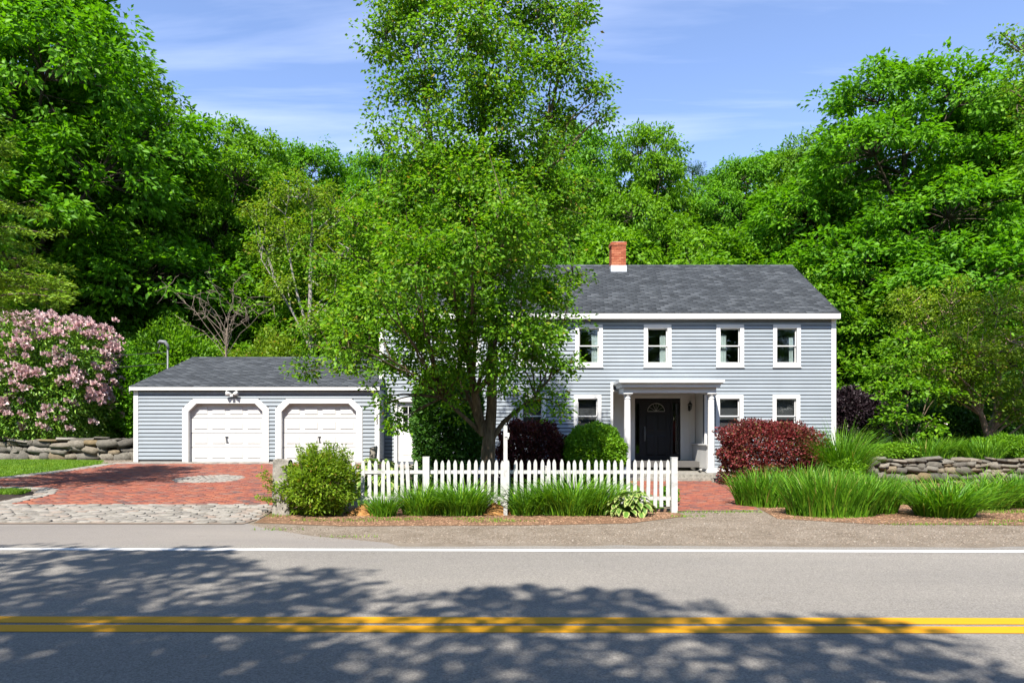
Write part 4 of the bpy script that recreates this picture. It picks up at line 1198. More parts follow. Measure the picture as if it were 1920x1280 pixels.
def tree_meshes(name, seed, lobes, trunk, leaf, bark, k_leaf, tuft_r, ln, wd, dens, limb_r=0.09, shell=(0.55, 1.05), up_bias=0.2, droop=0.35, twig_r=0.010, stems=(), flat=0.55, limbs_per=1, under=0.12, zmin=0.0):
    """lobes: (x, y, z, rx, ry, rz[, density]); trunk: [(x,y,z,r)...]; local coordinates"""
    r = np.random.default_rng(seed)
    segs = []
    tp = np.array([t[:3] for t in trunk], float); tr = np.array([t[3] for t in trunk], float)
    segs.append((tp, tr))
    skel = [np.stack([np.interp(np.linspace(0, 1, 40), np.linspace(0, 1, len(tp)), tp[:, i]) for i in range(3)], -1)]
    skr = [np.interp(np.linspace(0, 1, 40), np.linspace(0, 1, len(tr)), tr)]
    for st in stems:
        sp_ = np.array([t[:3] for t in st], float); sr = np.array([t[3] for t in st], float)
        segs.append((sp_, sr))
        skel.append(np.stack([np.interp(np.linspace(0, 1, 30), np.linspace(0, 1, len(sp_)), sp_[:, i]) for i in range(3)], -1))
        skr.append(np.interp(np.linspace(0, 1, 30), np.linspace(0, 1, len(sr)), sr))
    TP, TO = [], []
    for li, lb in enumerate(lobes):
        c = np.array(lb[:3]); rad = np.array(lb[3:6]); de = lb[6] if len(lb) > 6 else 1.0
        base = np.concatenate(skel[:1 + len(stems)]); brad = np.concatenate(skr[:1 + len(stems)])
        for q in range(limbs_per):
            tgt = c + unit(r.normal(0, 1, 3)) * rad * (0.0 if q == 0 else 0.5)
            want = tgt - np.array([0, 0, 0.75 * np.linalg.norm((tgt - base[0])[:2]) + 0.3])
            j = np.argmin(np.linalg.norm(base - want, axis=1) + 1.5 * (base[:, 2] > tgt[2]) + 50 * (base[:, 2] < zmin))
            P = curve_pts(base[j], tgt, r, 9, 0, 0.10, 0.05)
            r0 = min(brad[j] * 0.7, limb_r)
            segs.append((P, np.linspace(r0, r0 * 0.3, 9)))
            skel.append(P); skr.append(np.linspace(r0, r0 * 0.3, 9))
        area = 4 * math.pi * ((rad[0] * rad[1]) ** 1.6 / 3 + (rad[0] * rad[2]) ** 1.6 / 3 + (rad[1] * rad[2]) ** 1.6 / 3) ** (1 / 1.6)
        n = max(6, int(area * dens * de))
        q = unit(r.normal(0, 1, (n * 3, 3)))
        keep = r.uniform(0, 1, len(q)) < np.where(q[:, 2] > -0.15, 1.0, under + 0.55 * (1 + q[:, 2])) * (0.75 + up_bias * q[:, 2])
        q = q[keep][:n]
        rr = r.uniform(shell[0], shell[1], (len(q), 1)) * (1 + 0.16 * np.sin(q[:, :1] * 5 + li) * np.cos(q[:, 1:2] * 6 + 2 * li) + 0.10 * np.sin(q[:, 2:3] * 9 + li))
        P = c + q * rad * rr
        for lj, l2 in enumerate(lobes):                 # drop what lies deep inside a neighbour
            if lj == li: continue
            d = np.linalg.norm((P - np.array(l2[:3])) / np.array(l2[3:6]), axis=1)
            k = d > 0.62; P = P[k]; q = q[k]
        TP.append(P); TO.append(unit(q / rad))
    P = np.concatenate(TP); O = np.concatenate(TO)
    V, T = tuft_leaves(P, O, k_leaf, tuft_r, ln, wd, r, droop, flat=flat)
    crown = np_mesh(name + '_crown', V, T, leaf)
    if twig_r > 0:
        S = np.concatenate(skel[1:] if len(skel) > 1 else skel)
        m = len(P)
        for i in range(m):
            if r.uniform() > 0.55: continue
            j = np.argmin(((S - P[i] + np.array([0, 0, 0.15])) ** 2).sum(1))
            segs.append((curve_pts(S[j], P[i], r, 4, 0, 0.12, 0.06), np.linspace(twig_r * 1.6, twig_r * 0.4, 4)))
    Vb, Qb = tubes_np(segs, 7)
    wood = np_mesh(name + '_trunk', Vb, Qb, bark, None, True)
    return wood, crown

def plant_tree(name, label, cat, wood, crown, loc, rz=0, sc=(1, 1, 1), group=None):
    t = bpy.data.objects.new(name, None); t.location = loc; t.rotation_euler = (0, 0, rz); t.scale = sc
    col.objects.link(t); tag(t, label, cat, group)
    for nm, me in (('trunk', wood), ('crown', crown)):
        if me is None: continue
        o = bpy.data.objects.new(nm, me); o.parent = t; col.objects.link(o)
    return t

# ------------------------------------------------------------------ the pear tree before the house
TY = 15.5
tb = np.array([-0.30, TY, float(gz(-0.3, TY))])
def loc_(px_, py_, dy=0.0):
    p = np.array(at(px_, py_, TY + dy)); return p - tb
sc_ = TY / F
def lobe(px_, py_, rp, dy=0.0, de=1.0, rzp=None, ry=None):
    p = loc_(px_, py_, dy); s = (TY + dy) / F
    return (*p, rp * s, (ry if ry else rp * s * 0.9), (rzp or rp) * s, de)
def stem(pts, r0, r1):
    L_ = np.linspace(r0, r1, len(pts))
    return [(*loc_(*p), L_[i]) for i, p in enumerate(pts)]
pear_lobes = [
    lobe(880, -70, 130, 0.2, 0.8), lobe(780, 0, 100, -0.6, 0.62), lobe(1000, 20, 100, 0.4, 0.62), lobe(890, 70, 110, -1.1, 0.7),
    lobe(725, 65, 60, 0.3, 0.8), lobe(1080, 30, 42, 0, 0.55), lobe(1040, 120, 80, 0.2, 0.65), lobe(780, 170, 84, 0.0, 0.65), lobe(910, 200, 115, -0.6, 0.75),
    lobe(1040, 215, 62, 0.6, 0.6), lobe(1120, 165, 38, 0.2, 0.6), lobe(1125, 215, 36, 0.4, 0.6), lobe(725, 250, 42, 0.3, 0.6),
    lobe(810, 285, 88, -0.4, 0.75), lobe(960, 300, 100, 0.5, 0.75), lobe(890, 380, 135, -1.0), lobe(1040, 360, 75, 0.6, 0.8), lobe(760, 385, 85, 0.6),
    lobe(990, 440, 95, 0.2), lobe(690, 440, 65, -0.2, 0.7), lobe(800, 480, 110, -0.9), lobe(625, 505, 55, 0.5, 0.55), lobe(910, 510, 100, -1.2),
    lobe(1010, 540, 62, 0.4), lobe(1075, 515, 45, 0.6, 0.4, 18), lobe(700, 560, 90, -0.2, 0.8), lobe(605, 610, 52, 0.4, 0.45), lobe(800, 610, 95, -1.1),
    lobe(940, 610, 85, -1.4), lobe(1035, 620, 50, 0.3, 0.85), lobe(655, 665, 54, 0.2, 0.6), lobe(745, 675, 56, -0.4, 0.5), lobe(840, 690, 66, -0.6, 0.7),
    lobe(940, 690, 52, -1.2, 0.7), lobe(1050, 690, 40, 0.2, 0.7), lobe(570, 690, 32, 0.5, 0.6), lobe(1040, 755, 36, 0.1, 0.5), lobe(715, 745, 34, 0.0, 0.45),
    lobe(742, 788, 16, -0.1, 0.8), lobe(700, 545, 52, -3.6, 0.4), lobe(780, 500, 80, -3.2, 0.7), lobe(860, 460, 75, -2.8, 0.7), lobe(650, 640, 42, -3.0, 0.45), lobe(960, 420, 70, -2.4, 0.7), lobe(985, 745, 30, -0.2, 0.3), lobe(1000, 655, 50, -0.5, 0.8), lobe(870, 755, 36, 0.5, 0.4)]
pear_trunk = [(0, 0, -0.1, 0.20), (0.0, 0, 0.25, 0.165), (-0.01, 0, 0.7, 0.155), (0.0, 0, 1.1, 0.165), (0.03, 0, 1.5, 0.14), (0.08, 0.0, 2.1, 0.12), (0.10, 0.05, 3.2, 0.105), (0.02, 0.1, 5.0, 0.09), (-0.15, 0.1, 7.5, 0.07), (-0.15, 0.1, 10.5, 0.04), (-0.15, 0.1, 12.8, 0.015)]
pear_stems = [
    stem([(908, 815, 0), (897, 775, -0.1), (887, 720, -0.2), (872, 640, -0.3), (850, 520, -0.4), (830, 400, -0.3), (800, 200, -0.2)], 0.115, 0.03),
    stem([(924, 820, 0), (945, 790, 0.05), (975, 765, 0.1), (1005, 742, 0.1), (1030, 710, 0.1), (1045, 660, 0.2)], 0.065, 0.015),
    stem([(900, 810, 0), (880, 790, -0.1), (855, 768, -0.2), (820, 735, -0.2), (760, 700, -0.1), (690, 670, 0.1), (600, 650, 0.3)], 0.055, 0.014),
    stem([(900, 800, 0), (888, 765, 0.2), (874, 735, 0.3), (850, 690, 0.5), (800, 600, 0.7), (720, 500, 0.6), (640, 470, 0.5)], 0.07, 0.016),
    stem([(917, 700, 0), (935, 600, 0.3), (965, 480, 0.5), (1000, 330, 0.5), (1040, 180, 0.4), (1060, 40, 0.2)], 0.07, 0.02)]
wood, crown = tree_meshes('pear_tree', 11, pear_lobes, pear_trunk, M['leaf_pear'], M['bark'], 44, 0.31, 0.10, 0.062, 7.2, 0.05, (0.2, 1.06), 0.1, 0.4, 0.007, pear_stems, 0.7, 2, 0.5, 2.3)
plant_tree('pear_tree', 'tall multi-stemmed leafy tree standing before the house behind the picket fence', 'tree', wood, crown, tuple(tb))

# ------------------------------------------------------------------ big woodland trees
def wood_tree(name, seed, h, rad, z0, n_lobes, leaf, bark, k=54, tuft=0.60, ln=0.25, wd=0.13, dens=1.15, droop=0.45):
    r = np.random.default_rng(seed)
    lobes = []
    cz = (z0 + h) / 2; hz = (h - z0) / 2
    for i in range(n_lobes):
        a = i * 2.39996 + r.uniform(-0.3, 0.3)
        t = -0.85 + 1.75 * (i + 0.5) / n_lobes
        prof_ = math.sqrt(max(0.05, 1 - (max(0.0, t + 0.72) / 1.72) ** 2))
        d = rad * prof_ * r.uniform(0.5, 0.84)
        s = rad * r.uniform(0.34, 0.5) * (0.75 + 0.35 * prof_)
        lobes.append((d * math.cos(a), d * math.sin(a), cz + t * hz * 0.86, s * 1.1, s * 1.1, s * 0.72))
    lobes.append((0, 0, h - rad * 0.34, rad * 0.45, rad * 0.45, rad * 0.34))
    lobes.append((0, 0, cz + 0.2 * hz, rad * 0.55, rad * 0.55, hz * 0.5, 0.5))
    tk = [(0, 0, -0.6, 0.36), (0.05, 0, 1.5, 0.28), (r.normal(0, 0.15), r.normal(0, 0.15), h * 0.3, 0.24), (r.normal(0, 0.2), r.normal(0, 0.2), h * 0.6, 0.16), (0, 0, h * 0.9, 0.05)]
    return tree_meshes(name, seed, lobes, tk, leaf, bark, k, tuft, ln, wd, dens, 0.13, (0.72, 1.06), 0.2, droop, 0.014, flat=0.5, limbs_per=1, under=0.15)
WT = [wood_tree('maple_a', 21, 18, 5.6, 4.0, 17, M['leaf_maple'], M['bark_dark']),
      wood_tree('maple_b', 22, 17, 4.6, 3.4, 15, M['leaf_oak'], M['bark_dark']),
      wood_tree('maple_c', 23, 19, 5.0, 5.0, 16, M['leaf_maple'], M['bark_dark'], droop=0.6),
      wood_tree('maple_d', 24, 10, 3.6, 0.8, 13, M['leaf_oak'], M['bark_dark'], dens=1.3)]
BASE_H = [18, 17, 19, 10]; BASE_R = [5.6, 4.6, 5.0, 3.6]
def woods(kind, px_, ytop, Y, width_px, label, rz, z0=None, group='trees of the wood behind the house', cat='tree'):
    """top of the crown at photo row ytop, standing Y metres off on the ground"""
    X = (px_ - CX) * Y / F; ztop = CH - (ytop - CY) * Y / F
    zb = float(gz(X, Y)) if z0 is None else z0
    s = width_px * Y / F / 2 / BASE_R[kind]; h = (ztop - zb) / BASE_H[kind]
    plant_tree('woodland_tree', label, cat, WT[kind][0], WT[kind][1], (X, Y, zb), rz, (s, s, h), group)
W_ = [
 (0, 30, -90, 34, 600, 'huge spreading tree filling the upper left of the view', 0.3, 1.1),
 (2, -190, -120, 38, 560, 'tall tree cut off by the left edge behind the huge spreading tree', 1.9, 1.1),
 (1, 235, 110, 40, 360, 'tree on the right flank of the huge spreading left tree', 2.2, None),
 (1, 425, 222, 42, 270, 'round-topped tree highest behind the middle of the garage', 4.0, None),
 (2, 570, 268, 46, 250, 'tree behind the pale-trunked birch, right of the round-topped one', 0.9, None),
 (0, 690, 285, 48, 250, 'tree just left of the tall front tree on the skyline', 5.1, None),
 (1, 830, 280, 50, 280, 'tree wholly behind the tall front tree', 2.8, None),
 (2, 1070, 228, 46, 230, 'tree peeping out right of the tall front tree above the chimney', 3.5, None),
 (1, 1225, 236, 43, 230, 'tree right of the chimney with its top beside a pine', 1.2, None),
 (2, 1390, 292, 43, 230, 'low tree in the dip of the skyline over the house ridge', 0.2, None),
 (1, 1510, 250, 40, 220, 'tree on the left flank of the big right-hand tree', 5.4, None),
 (0, 1690, 122, 37, 470, 'big domed tree right of the house roof', 2.6, None),
 (2, 1890, 150, 36, 330, 'tree at the right edge behind the domed tree', 4.4, None),
 (1, 2040, 90, 33, 380, 'tree cut off by the right edge', 1.1, None)]
for k, px_, yt, Y, wp, lab, rz, zz in W_: woods(k, px_, yt, Y, wp, lab, rz, zz)
U_ = [
 (3, 150, 470, 37, 300, 'understorey tree in the shade above the rhododendron', 0.5, 1.1),
 (3, 345, 500, 44, 280, 'understorey tree in the dark gap left of the dead branches', 2.5, None),
 (3, 500, 470, 40, 240, 'light green understorey tree beside the pale birch trunk', 4.1, None),
 (3, 660, 420, 38, 260, 'understorey tree behind the garage ridge near the house', 1.0, None),
 (3, 1150, 420, 41, 260, 'understorey tree directly behind the chimney', 3.3, None),
 (3, 1330, 430, 39, 280, 'understorey tree behind the middle of the house ridge', 5.0, None),
 (3, 1540, 470, 35, 250, 'understorey tree by the right end of the house roof', 1.7, None),
 (3, 1700, 500, 33, 260, 'understorey tree in front of the domed right tree', 2.9, 0.6)]
for k, px_, yt, Y, wp, lab, rz, zz in U_: woods(k, px_, yt, Y, wp, lab, rz, zz, 'understorey trees at the edge of the wood')
# second row closes the wood
r2 = np.random.default_rng(5)
far_names = ['leftmost', 'second from the left', 'third from the left', 'fourth from the left', 'fifth from the left', 'sixth from the left', 'seventh from the left', 'eighth from the left', 'ninth from the left', 'tenth from the left', 'eleventh from the left', 'rightmost']
for i, nm in enumerate(far_names):
    px_ = -150 + i * 200
    woods(i % 3, px_, 330 + 40 * math.sin(i * 2.1), 62 + 5 * math.sin(i * 1.7), 330, nm + ' of the far row of trees deep in the wood', float(i), None, 'far row of trees deep in the wood')
for i in range(12):
    px_ = -100 + i * 190
    woods(3, px_, 560 + 20 * math.sin(i * 3.3), 52 + 3 * math.sin(i), 330, far_names[i] + ' of the low thicket clumps between the trunks', 1.3 * i, None, 'thicket clumps between the trunks', 'thicket')

# trees across the road: their shade lies on the near lane
RT = [wood_tree('roadside_a', 26, 14, 4.8, 4.5, 17, M['leaf_maple'], M['bark_dark'], k=80, tuft=0.70, ln=0.24, wd=0.15, dens=0.25),
      wood_tree('roadside_b', 27, 14, 4.6, 4.5, 14, M['leaf_oak'], M['bark_dark'], k=80, tuft=0.70, ln=0.24, wd=0.15, dens=0.34)]
for i, (k, x, y, h, rr, lab) in enumerate((
        (0, -7.4, -3.9, 13.6, 4.6, 'roadside tree behind the viewer to the left, shading the left of the road'),
        (1, -2.3, -5.6, 13.2, 4.4, 'roadside tree straight behind the viewer, shading the double yellow line'),
        (1, 3.0, -8.8, 13.8, 4.6, 'roadside tree behind the viewer to the right, shading the near lane'),
        (0, -14.0, -3.4, 13.6, 4.6, 'roadside tree farthest left behind the viewer'))):
    bh, br = (14, 4.8) if k == 0 else (14, 4.6)
    plant_tree('roadside_tree', lab, 'tree', RT[k][0], RT[k][1], (x, y, 0), i * 1.3, (rr / br, rr / br, h / bh), 'trees on the near side of the road')
for i, (x, y) in enumerate(((-26, -20), (-16, -24), (-6, -22), (4, -25), (14, -21), (24, -24))):  # unseen trees added so the window panes reflect dark crowns
    plant_tree('woodland_tree', ['first', 'second', 'third', 'fourth', 'fifth', 'sixth'][i] + ' from the left of the unseen trees added behind the viewer to darken the window panes', 'tree', WT[i % 3][0], WT[i % 3][1], (x, y, 0), i * 0.9, (1.1, 1.1, 0.85), 'wood behind the viewer')

for i in range(9):  # unseen thickets added to keep bright sky out of the pane reflections
    plant_tree('woodland_tree', far_names[i] + ' of the thickets behind the viewer added unseen to darken the window panes', 'thicket', WT[3][0], WT[3][1], (-32 + i * 8, -17 - 2 * math.sin(i * 2.0), 0), i * 0.7, (1.3, 1.1, 0.75), 'thickets behind the viewer')

# ------------------------------------------------------------------ other trees
# airy birch with a white stem behind the garage
by = 35.0; bb = np.array(at(583, 0, by)); bb[2] = float(gz(bb[0], by))
def bl_(px_, py_, rp, dy=0, de=1.0):
    p = np.array(at(px_, py_, by + dy)) - bb; s = by / F
    return (*p, rp * s, rp * s, rp * s * 0.8, de)
wood, crown = tree_meshes('birch', 31, [bl_(560, 370, 60), bl_(500, 400, 45), bl_(630, 400, 60), bl_(560, 450, 60), bl_(640, 480, 50), bl_(500, 470, 36), bl_(540, 540, 46), bl_(620, 560, 45), bl_(480, 400, 30), bl_(600, 620, 50)],
    [(0, 0, -0.5, 0.17), (0, 0, 3, 0.14), (-0.05, 0, 7, 0.115), (0.0, 0, 10, 0.08), (0.1, 0, 12.5, 0.03)], M['leaf_lime'], M['bark_pale'], 34, 0.5, 0.17, 0.10, 1.6, 0.05, (0.4, 1.05), 0.1, 0.4, 0.02,
    [[(0, 0, 5.5, 0.07), (-0.7, -0.2, 8, 0.06), (-1.3, -0.2, 11, 0.03)], [(0, 0, 5.0, 0.06), (-0.9, -0.3, 7.0, 0.05), (-2.4, -0.3, 9.5, 0.02)], [(0, 0, 8.5, 0.06), (1.2, -0.3, 7.8, 0.04), (2.6, -0.3, 7.0, 0.02)]], limbs_per=2)
plant_tree('birch_tree', 'slender tree with a pale stem and thin yellow-green crown behind the garage', 'tree', wood, crown, tuple(bb))

# bare dead branches behind the garage
dy_ = 31.5; db = np.array(at(420, 0, dy_)); db[2] = float(gz(db[0], dy_))
r3 = np.random.default_rng(9); segs = []
def dl(px_, py_): return np.array(at(px_, py_, dy_)) - db
top = dl(425, 615)
segs.append((np.array([(0, 0, -0.3), top * 0.5, top]), np.array([0.08, 0.06, 0.045])))
for k in range(16):
    a = -2.9 + 2.7 * k / 15; L_ = r3.uniform(1.2, 2.6)
    e = top + np.array([math.cos(a * 1.0) * -L_ * 1.0 + r3.normal(0, 0.3), r3.normal(0, 0.5), abs(math.sin(a)) * L_ * 0.8 + r3.uniform(-0.5, 0.9)])
    P = curve_pts(top - np.array([0, 0, r3.uniform(-0.2, 1.8)]), e, r3, 8, 0.05, 0.25, 0.1)
    segs.append((P, np.linspace(0.016, 0.005, 8)))
    for q in range(7):
        j = r3.integers(3, 8)
        segs.append((curve_pts(P[j], P[j] + r3.normal(0, 0.32, 3), r3, 4, 0, 0.15), np.linspace(0.014, 0.005, 4)))
Vb, Qb = tubes_np(segs, 5)
plant_tree('dead_tree', 'small bare tree with tangled grey branches behind the garage ridge', 'tree', np_mesh('dead_trunk', Vb, Qb, M['twig_grey'], None, True), None, tuple(db))

# crab apple with pinkish trunk behind the right-hand wall
cy2 = 25.0; cb = np.array(at(1848, 0, cy2)); cb[2] = 0.6
def cl_(px_, py_, rp, dy=0, de=1.0):
    p = np.array(at(px_, py_, cy2 + dy)) - cb; s = cy2 / F
    return (*p, rp * s, rp * s, rp * s * 0.75, de)
wood, crown = tree_meshes('crab_apple', 41, [cl_(1780, 570, 62), cl_(1870, 590, 70), cl_(1930, 560, 60), cl_(1720, 600, 50), cl_(1800, 640, 66, -0.6), cl_(1890, 660, 66, -0.8), cl_(1750, 690, 45, -0.3), cl_(1840, 720, 52, -0.8), cl_(1920, 720, 55, -0.5), cl_(1980, 640, 70), cl_(1700, 560, 40), cl_(1790, 740, 34, -0.6), cl_(1770, 700, 44, -1.0), cl_(1900, 770, 46, -0.9), cl_(1940, 780, 50, -0.6), cl_(1830, 670, 50, -1.3)],
    [(0, 0, -0.3, 0.27), (0.02, 0, 0.3, 0.20), (0.15, 0, 0.8, 0.17), (0.42, 0, 1.5, 0.15), (0.5, 0, 2.6, 0.10), (0.3, 0, 4, 0.05)], M['leaf_lime'], M['bark_pink'], 38, 0.38, 0.115, 0.062, 3.2, 0.05, (0.35, 1.08), 0.15, 0.3, 0.012,
    [[(0.1, 0, 0.7, 0.12), (-0.3, -0.2, 1.5, 0.09), (-0.9, -0.3, 2.6, 0.05), (-1.6, -0.3, 3.6, 0.02)], [(0.42, 0, 1.4, 0.10), (1.0, -0.2, 2.2, 0.07), (1.6, -0.2, 3.2, 0.03)]], limbs_per=2)
plant_tree('crab_apple_tree', 'low spreading tree with a leaning pinkish trunk above the right stone wall', 'tree', wood, crown, tuple(cb))

# broad-leaved sapling next to it
sy = 23.6; sb = np.array(at(1700, 0, sy)); sb[2] = 0.6
def sl_(px_, py_, rp, dy=0, de=1.0):
    p = np.array(at(px_, py_, sy + dy)) - sb; s = sy / F
    return (*p, rp * s, rp * s, rp * s * 0.75, de)
wood, crown = tree_meshes('sapling', 43, [sl_(1700, 650, 44), sl_(1670, 690, 40), sl_(1740, 680, 44), sl_(1700, 735, 46, -0.4), sl_(1650, 735, 32), sl_(1760, 740, 36), sl_(1680, 790, 40, -0.4), sl_(1735, 800, 34, -0.3), sl_(1655, 795, 26)],
    [(0, 0, -0.2, 0.05), (0, 0, 1.2, 0.04), (0.05, 0, 2.6, 0.02)], M['leaf_oak'], M['bark'], 16, 0.26, 0.16, 0.11, 3.0, 0.03, (0.5, 1.05), 0.2, 0.35, 0.008,
    [[(0, 0, 0.2, 0.035), (-0.4, -0.1, 1.2, 0.025), (-0.6, -0.1, 2.2, 0.012)], [(0, 0, 0.2, 0.035), (0.4, -0.1, 1.2, 0.025), (0.7, -0.1, 2.2, 0.012)]])
plant_tree('young_tree', 'bushy young tree with large bright leaves between house corner and leaning trunk', 'tree', wood, crown, tuple(sb))

# crown leaning in at the upper right
ry_ = 19.0; rb = np.array(at(2080, 0, ry_)); rb[2] = 0.0
def rl_(px_, py_, rp, dy=0, de=1.0):
    p = np.array(at(px_, py_, ry_ + dy)) - rb; s = ry_ / F
    return (*p, rp * s, rp * s, rp * s, de)
wood, crown = tree_meshes('right_tree', 47, [rl_(1925, 90, 42, 0, 0.8), rl_(1885, 70, 24, 0, 0.8), rl_(1905, 175, 44, 0, 0.8), rl_(1940, 240, 50, 0, 0.7), rl_(2010, 100, 90), rl_(2060, 200, 110), rl_(2080, 20, 120), rl_(2130, 330, 110), rl_(1985, 320, 40)],
    [(0, 0, -0.3, 0.2), (0.05, 0, 3, 0.16), (0, 0, 7, 0.12), (0, 0, 11, 0.05)], M['leaf_pear'], M['bark'], 26, 0.30, 0.11, 0.065, 3.2, 0.07, (0.3, 1.06), 0.1, 0.4, 0.010, limbs_per=2)
plant_tree('right_edge_tree', 'airy tree reaching in at the upper right corner before the sky', 'tree', wood, crown, tuple(rb))

# larch-like conifer at the left edge: drooping sprays
ly = 14.0; lx = -11.9
r4 = np.random.default_rng(17)
segs = [(np.array([(0, 0, -0.3), (0, 0, 4), (0.05, 0, 8.5)]), np.array([0.17, 0.13, 0.03]))]
PT, OT = [], []
for k in range(64):
    z = r4.uniform(3.6, 8.3); a = r4.uniform(0, 2 * math.pi); L_ = (9.2 - z) * 0.40 + 0.8
    e = np.array([math.cos(a) * L_, math.sin(a) * L_, z + 0.25 * L_])
    P = curve_pts((0, 0, z), e, r4, 8, 0.12, 0.05, 0.05)
    segs.append((P, np.linspace(0.03, 0.008, 8)))
    for t in np.linspace(0.2, 1, 9):
        q = np.array([np.interp(t, np.linspace(0, 1, 8), P[:, i]) for i in range(3)])
        for s in range(3):
            PT.append(q + r4.normal(0, 0.13, 3) * np.array([1, 1, 0.35])); OT.append(unit(np.array([math.cos(a), math.sin(a), 0.1])))
V, T = tuft_leaves(np.array(PT), np.array(OT), 26, 0.17, 0.10, 0.032, r4, 0.1, flat=0.35)
Vb, Qb = tubes_np(segs, 6)
plant_tree('larch_tree', 'feathery yellow-green conifer reaching in at the left edge', 'tree', np_mesh('larch_trunk', Vb, Qb, M['bark'], None, True), np_mesh('larch_crown', V, T, M['needle']), (lx, ly, float(gz(lx, ly))))
# pine top in the skyline right of the chimney
r5 = np.random.default_rng(23); PT, OT = [], []
segs = [(np.array([(0, 0, -0.5), (0, 0, 10), (0, 0, 21)]), np.array([0.3, 0.2, 0.03]))]
for k in range(60):
    z = r5.uniform(11, 21); a = r5.uniform(0, 2 * math.pi); L_ = (22 - z) * 0.28 + 0.5
    e = np.array([math.cos(a) * L_, math.sin(a) * L_, z + 0.35 * L_])
    P = curve_pts((0, 0, z), e, r5, 6, 0, 0.05); segs.append((P, np.linspace(0.05, 0.012, 6)))
    for t in np.linspace(0.4, 1, 6):
        PT.append(P[0] + (P[-1] - P[0]) * t + r5.normal(0, 0.15, 3)); OT.append(unit(e - np.array([0, 0, z - 0.5])))
V, T = tuft_leaves(np.array(PT), np.array(OT), 40, 0.32, 0.22, 0.03, r5, -0.2, flat=0.9)
Vb, Qb = tubes_np(segs, 6)
pX = at(1298, 0, 50)[0]
plant_tree('pine_tree', 'dark pine top poking above the skyline right of the chimney', 'tree', np_mesh('pine_trunk', Vb, Qb, M['bark_dark'], None, True), np_mesh('pine_crown', V, T, M['leaf_dark']), (pX, 50, float(gz(pX, 50))), 0, (1, 1, 0.94))

# ------------------------------------------------------------------ shrubs
def shrub(name, label, cx, cy, z0, rx, ry, h, leaf, n, ln, wd, seed, cat='shrub', shell=(0.72, 1.0), lump=0.10, boxy=0.0, stemmat='bark', group=None, up=0.3, droop=0.1, tiers=7.0, stems=14):
    r = np.random.default_rng(seed)
    t = thing(name, label, cat, (cx, cy, z0), group)
    q = unit(r.normal(0, 1, (n, 3)))
    rr = (r.uniform(shell[0] ** 3, shell[1] ** 3, (n, 1))) ** (1 / 3)
    pw = 2 + 6 * boxy
    rr /= (np.abs(q) ** pw).sum(1, keepdims=True) ** (1 / pw)
    rr *= 1 + lump * (np.sin(q[:, :1] * tiers + seed) * np.cos(q[:, 1:2] * tiers * 0.8) + 0.7 * np.sin(q[:, 2:3] * tiers * 1.2 + q[:, :1] * 5)) + r.normal(0, lump * 0.25, (n, 1))
    P = q * rr * np.array([rx, ry, h / 2]) + np.array([cx, cy, z0 + h / 2])
    k = P[:, 2] > z0 + 0.02; P = P[k]; q = q[k]
    D = unit(q + r.normal(0, 0.6, P.shape) + np.array([0, 0, 0.25 - droop])); Nn = unit(q + r.normal(0, 0.5, P.shape) + np.array([0, 0, up]))
    V, T = leaf_faces(P, D, Nn, ln, wd, r)
    obj('foliage', np_mesh(name + '_foliage', V, T, leaf), t)
    segs = []
    for i in range(stems):
        e = unit(r.normal(0, 1, 3)); e[2] = abs(e[2])
        segs.append((curve_pts((cx + r.normal(0, rx * 0.12), cy + r.normal(0, ry * 0.12), z0 - 0.05), np.array([cx, cy, z0 + h * 0.35]) + e * np.array([rx, ry, h / 2]) * 0.8, r, 6, 0, 0.1), np.linspace(0.02, 0.006, 6)))
    Vb, Qb = tubes_np(segs, 5)
    obj('stem', np_mesh(name + '_stem', Vb, Qb, M[stemmat], None, True), t)
    return t
zf = float(gz(2.8, 21))
shrub('boxwood', 'clipped round bright green boxwood left of the porch column', 2.80, 21.0, zf, 0.93, 0.9, 1.80, M['leaf_box'], 26000, 0.085, 0.055, 1, lump=0.05, shell=(0.78, 1.03), tiers=11)
shrub('barberry', 'dark red barberry hedge with shade in its leaf colour left of the round boxwood', 0.92, 21.2, zf, 0.95, 0.8, 1.86, M['leaf_red_shaded'], 20000, 0.085, 0.055, 2, lump=0.085, shell=(0.6, 1.03), boxy=0.2, tiers=10)
shrub('barberry', 'wide bright red barberry hedge right of the porch below two windows', 8.02, 20.8, zf, 1.36, 0.8, 1.84, M['leaf_red'], 23000, 0.082, 0.055, 3, lump=0.10, shell=(0.55, 1.04), boxy=0.4, tiers=9)
shrub('arborvitae', 'dense dark evergreen arborvitae behind the tree trunk by the side door', -1.62, 20.9, float(gz(-1.6, 20.9)), 0.98, 0.85, 3.4, M['leaf_dark'], 40000, 0.13, 0.06, 4, lump=0.07, shell=(0.72, 1.0), tiers=9, boxy=0.2)
shrub('spirea', 'loose bright green shrub with reddish tips between granite post and fence', -3.34, 12.75, 0.0, 0.60, 0.5, 1.08, M['leaf_lime'], 9500, 0.085, 0.036, 5, lump=0.2, shell=(0.4, 1.05), tiers=8)
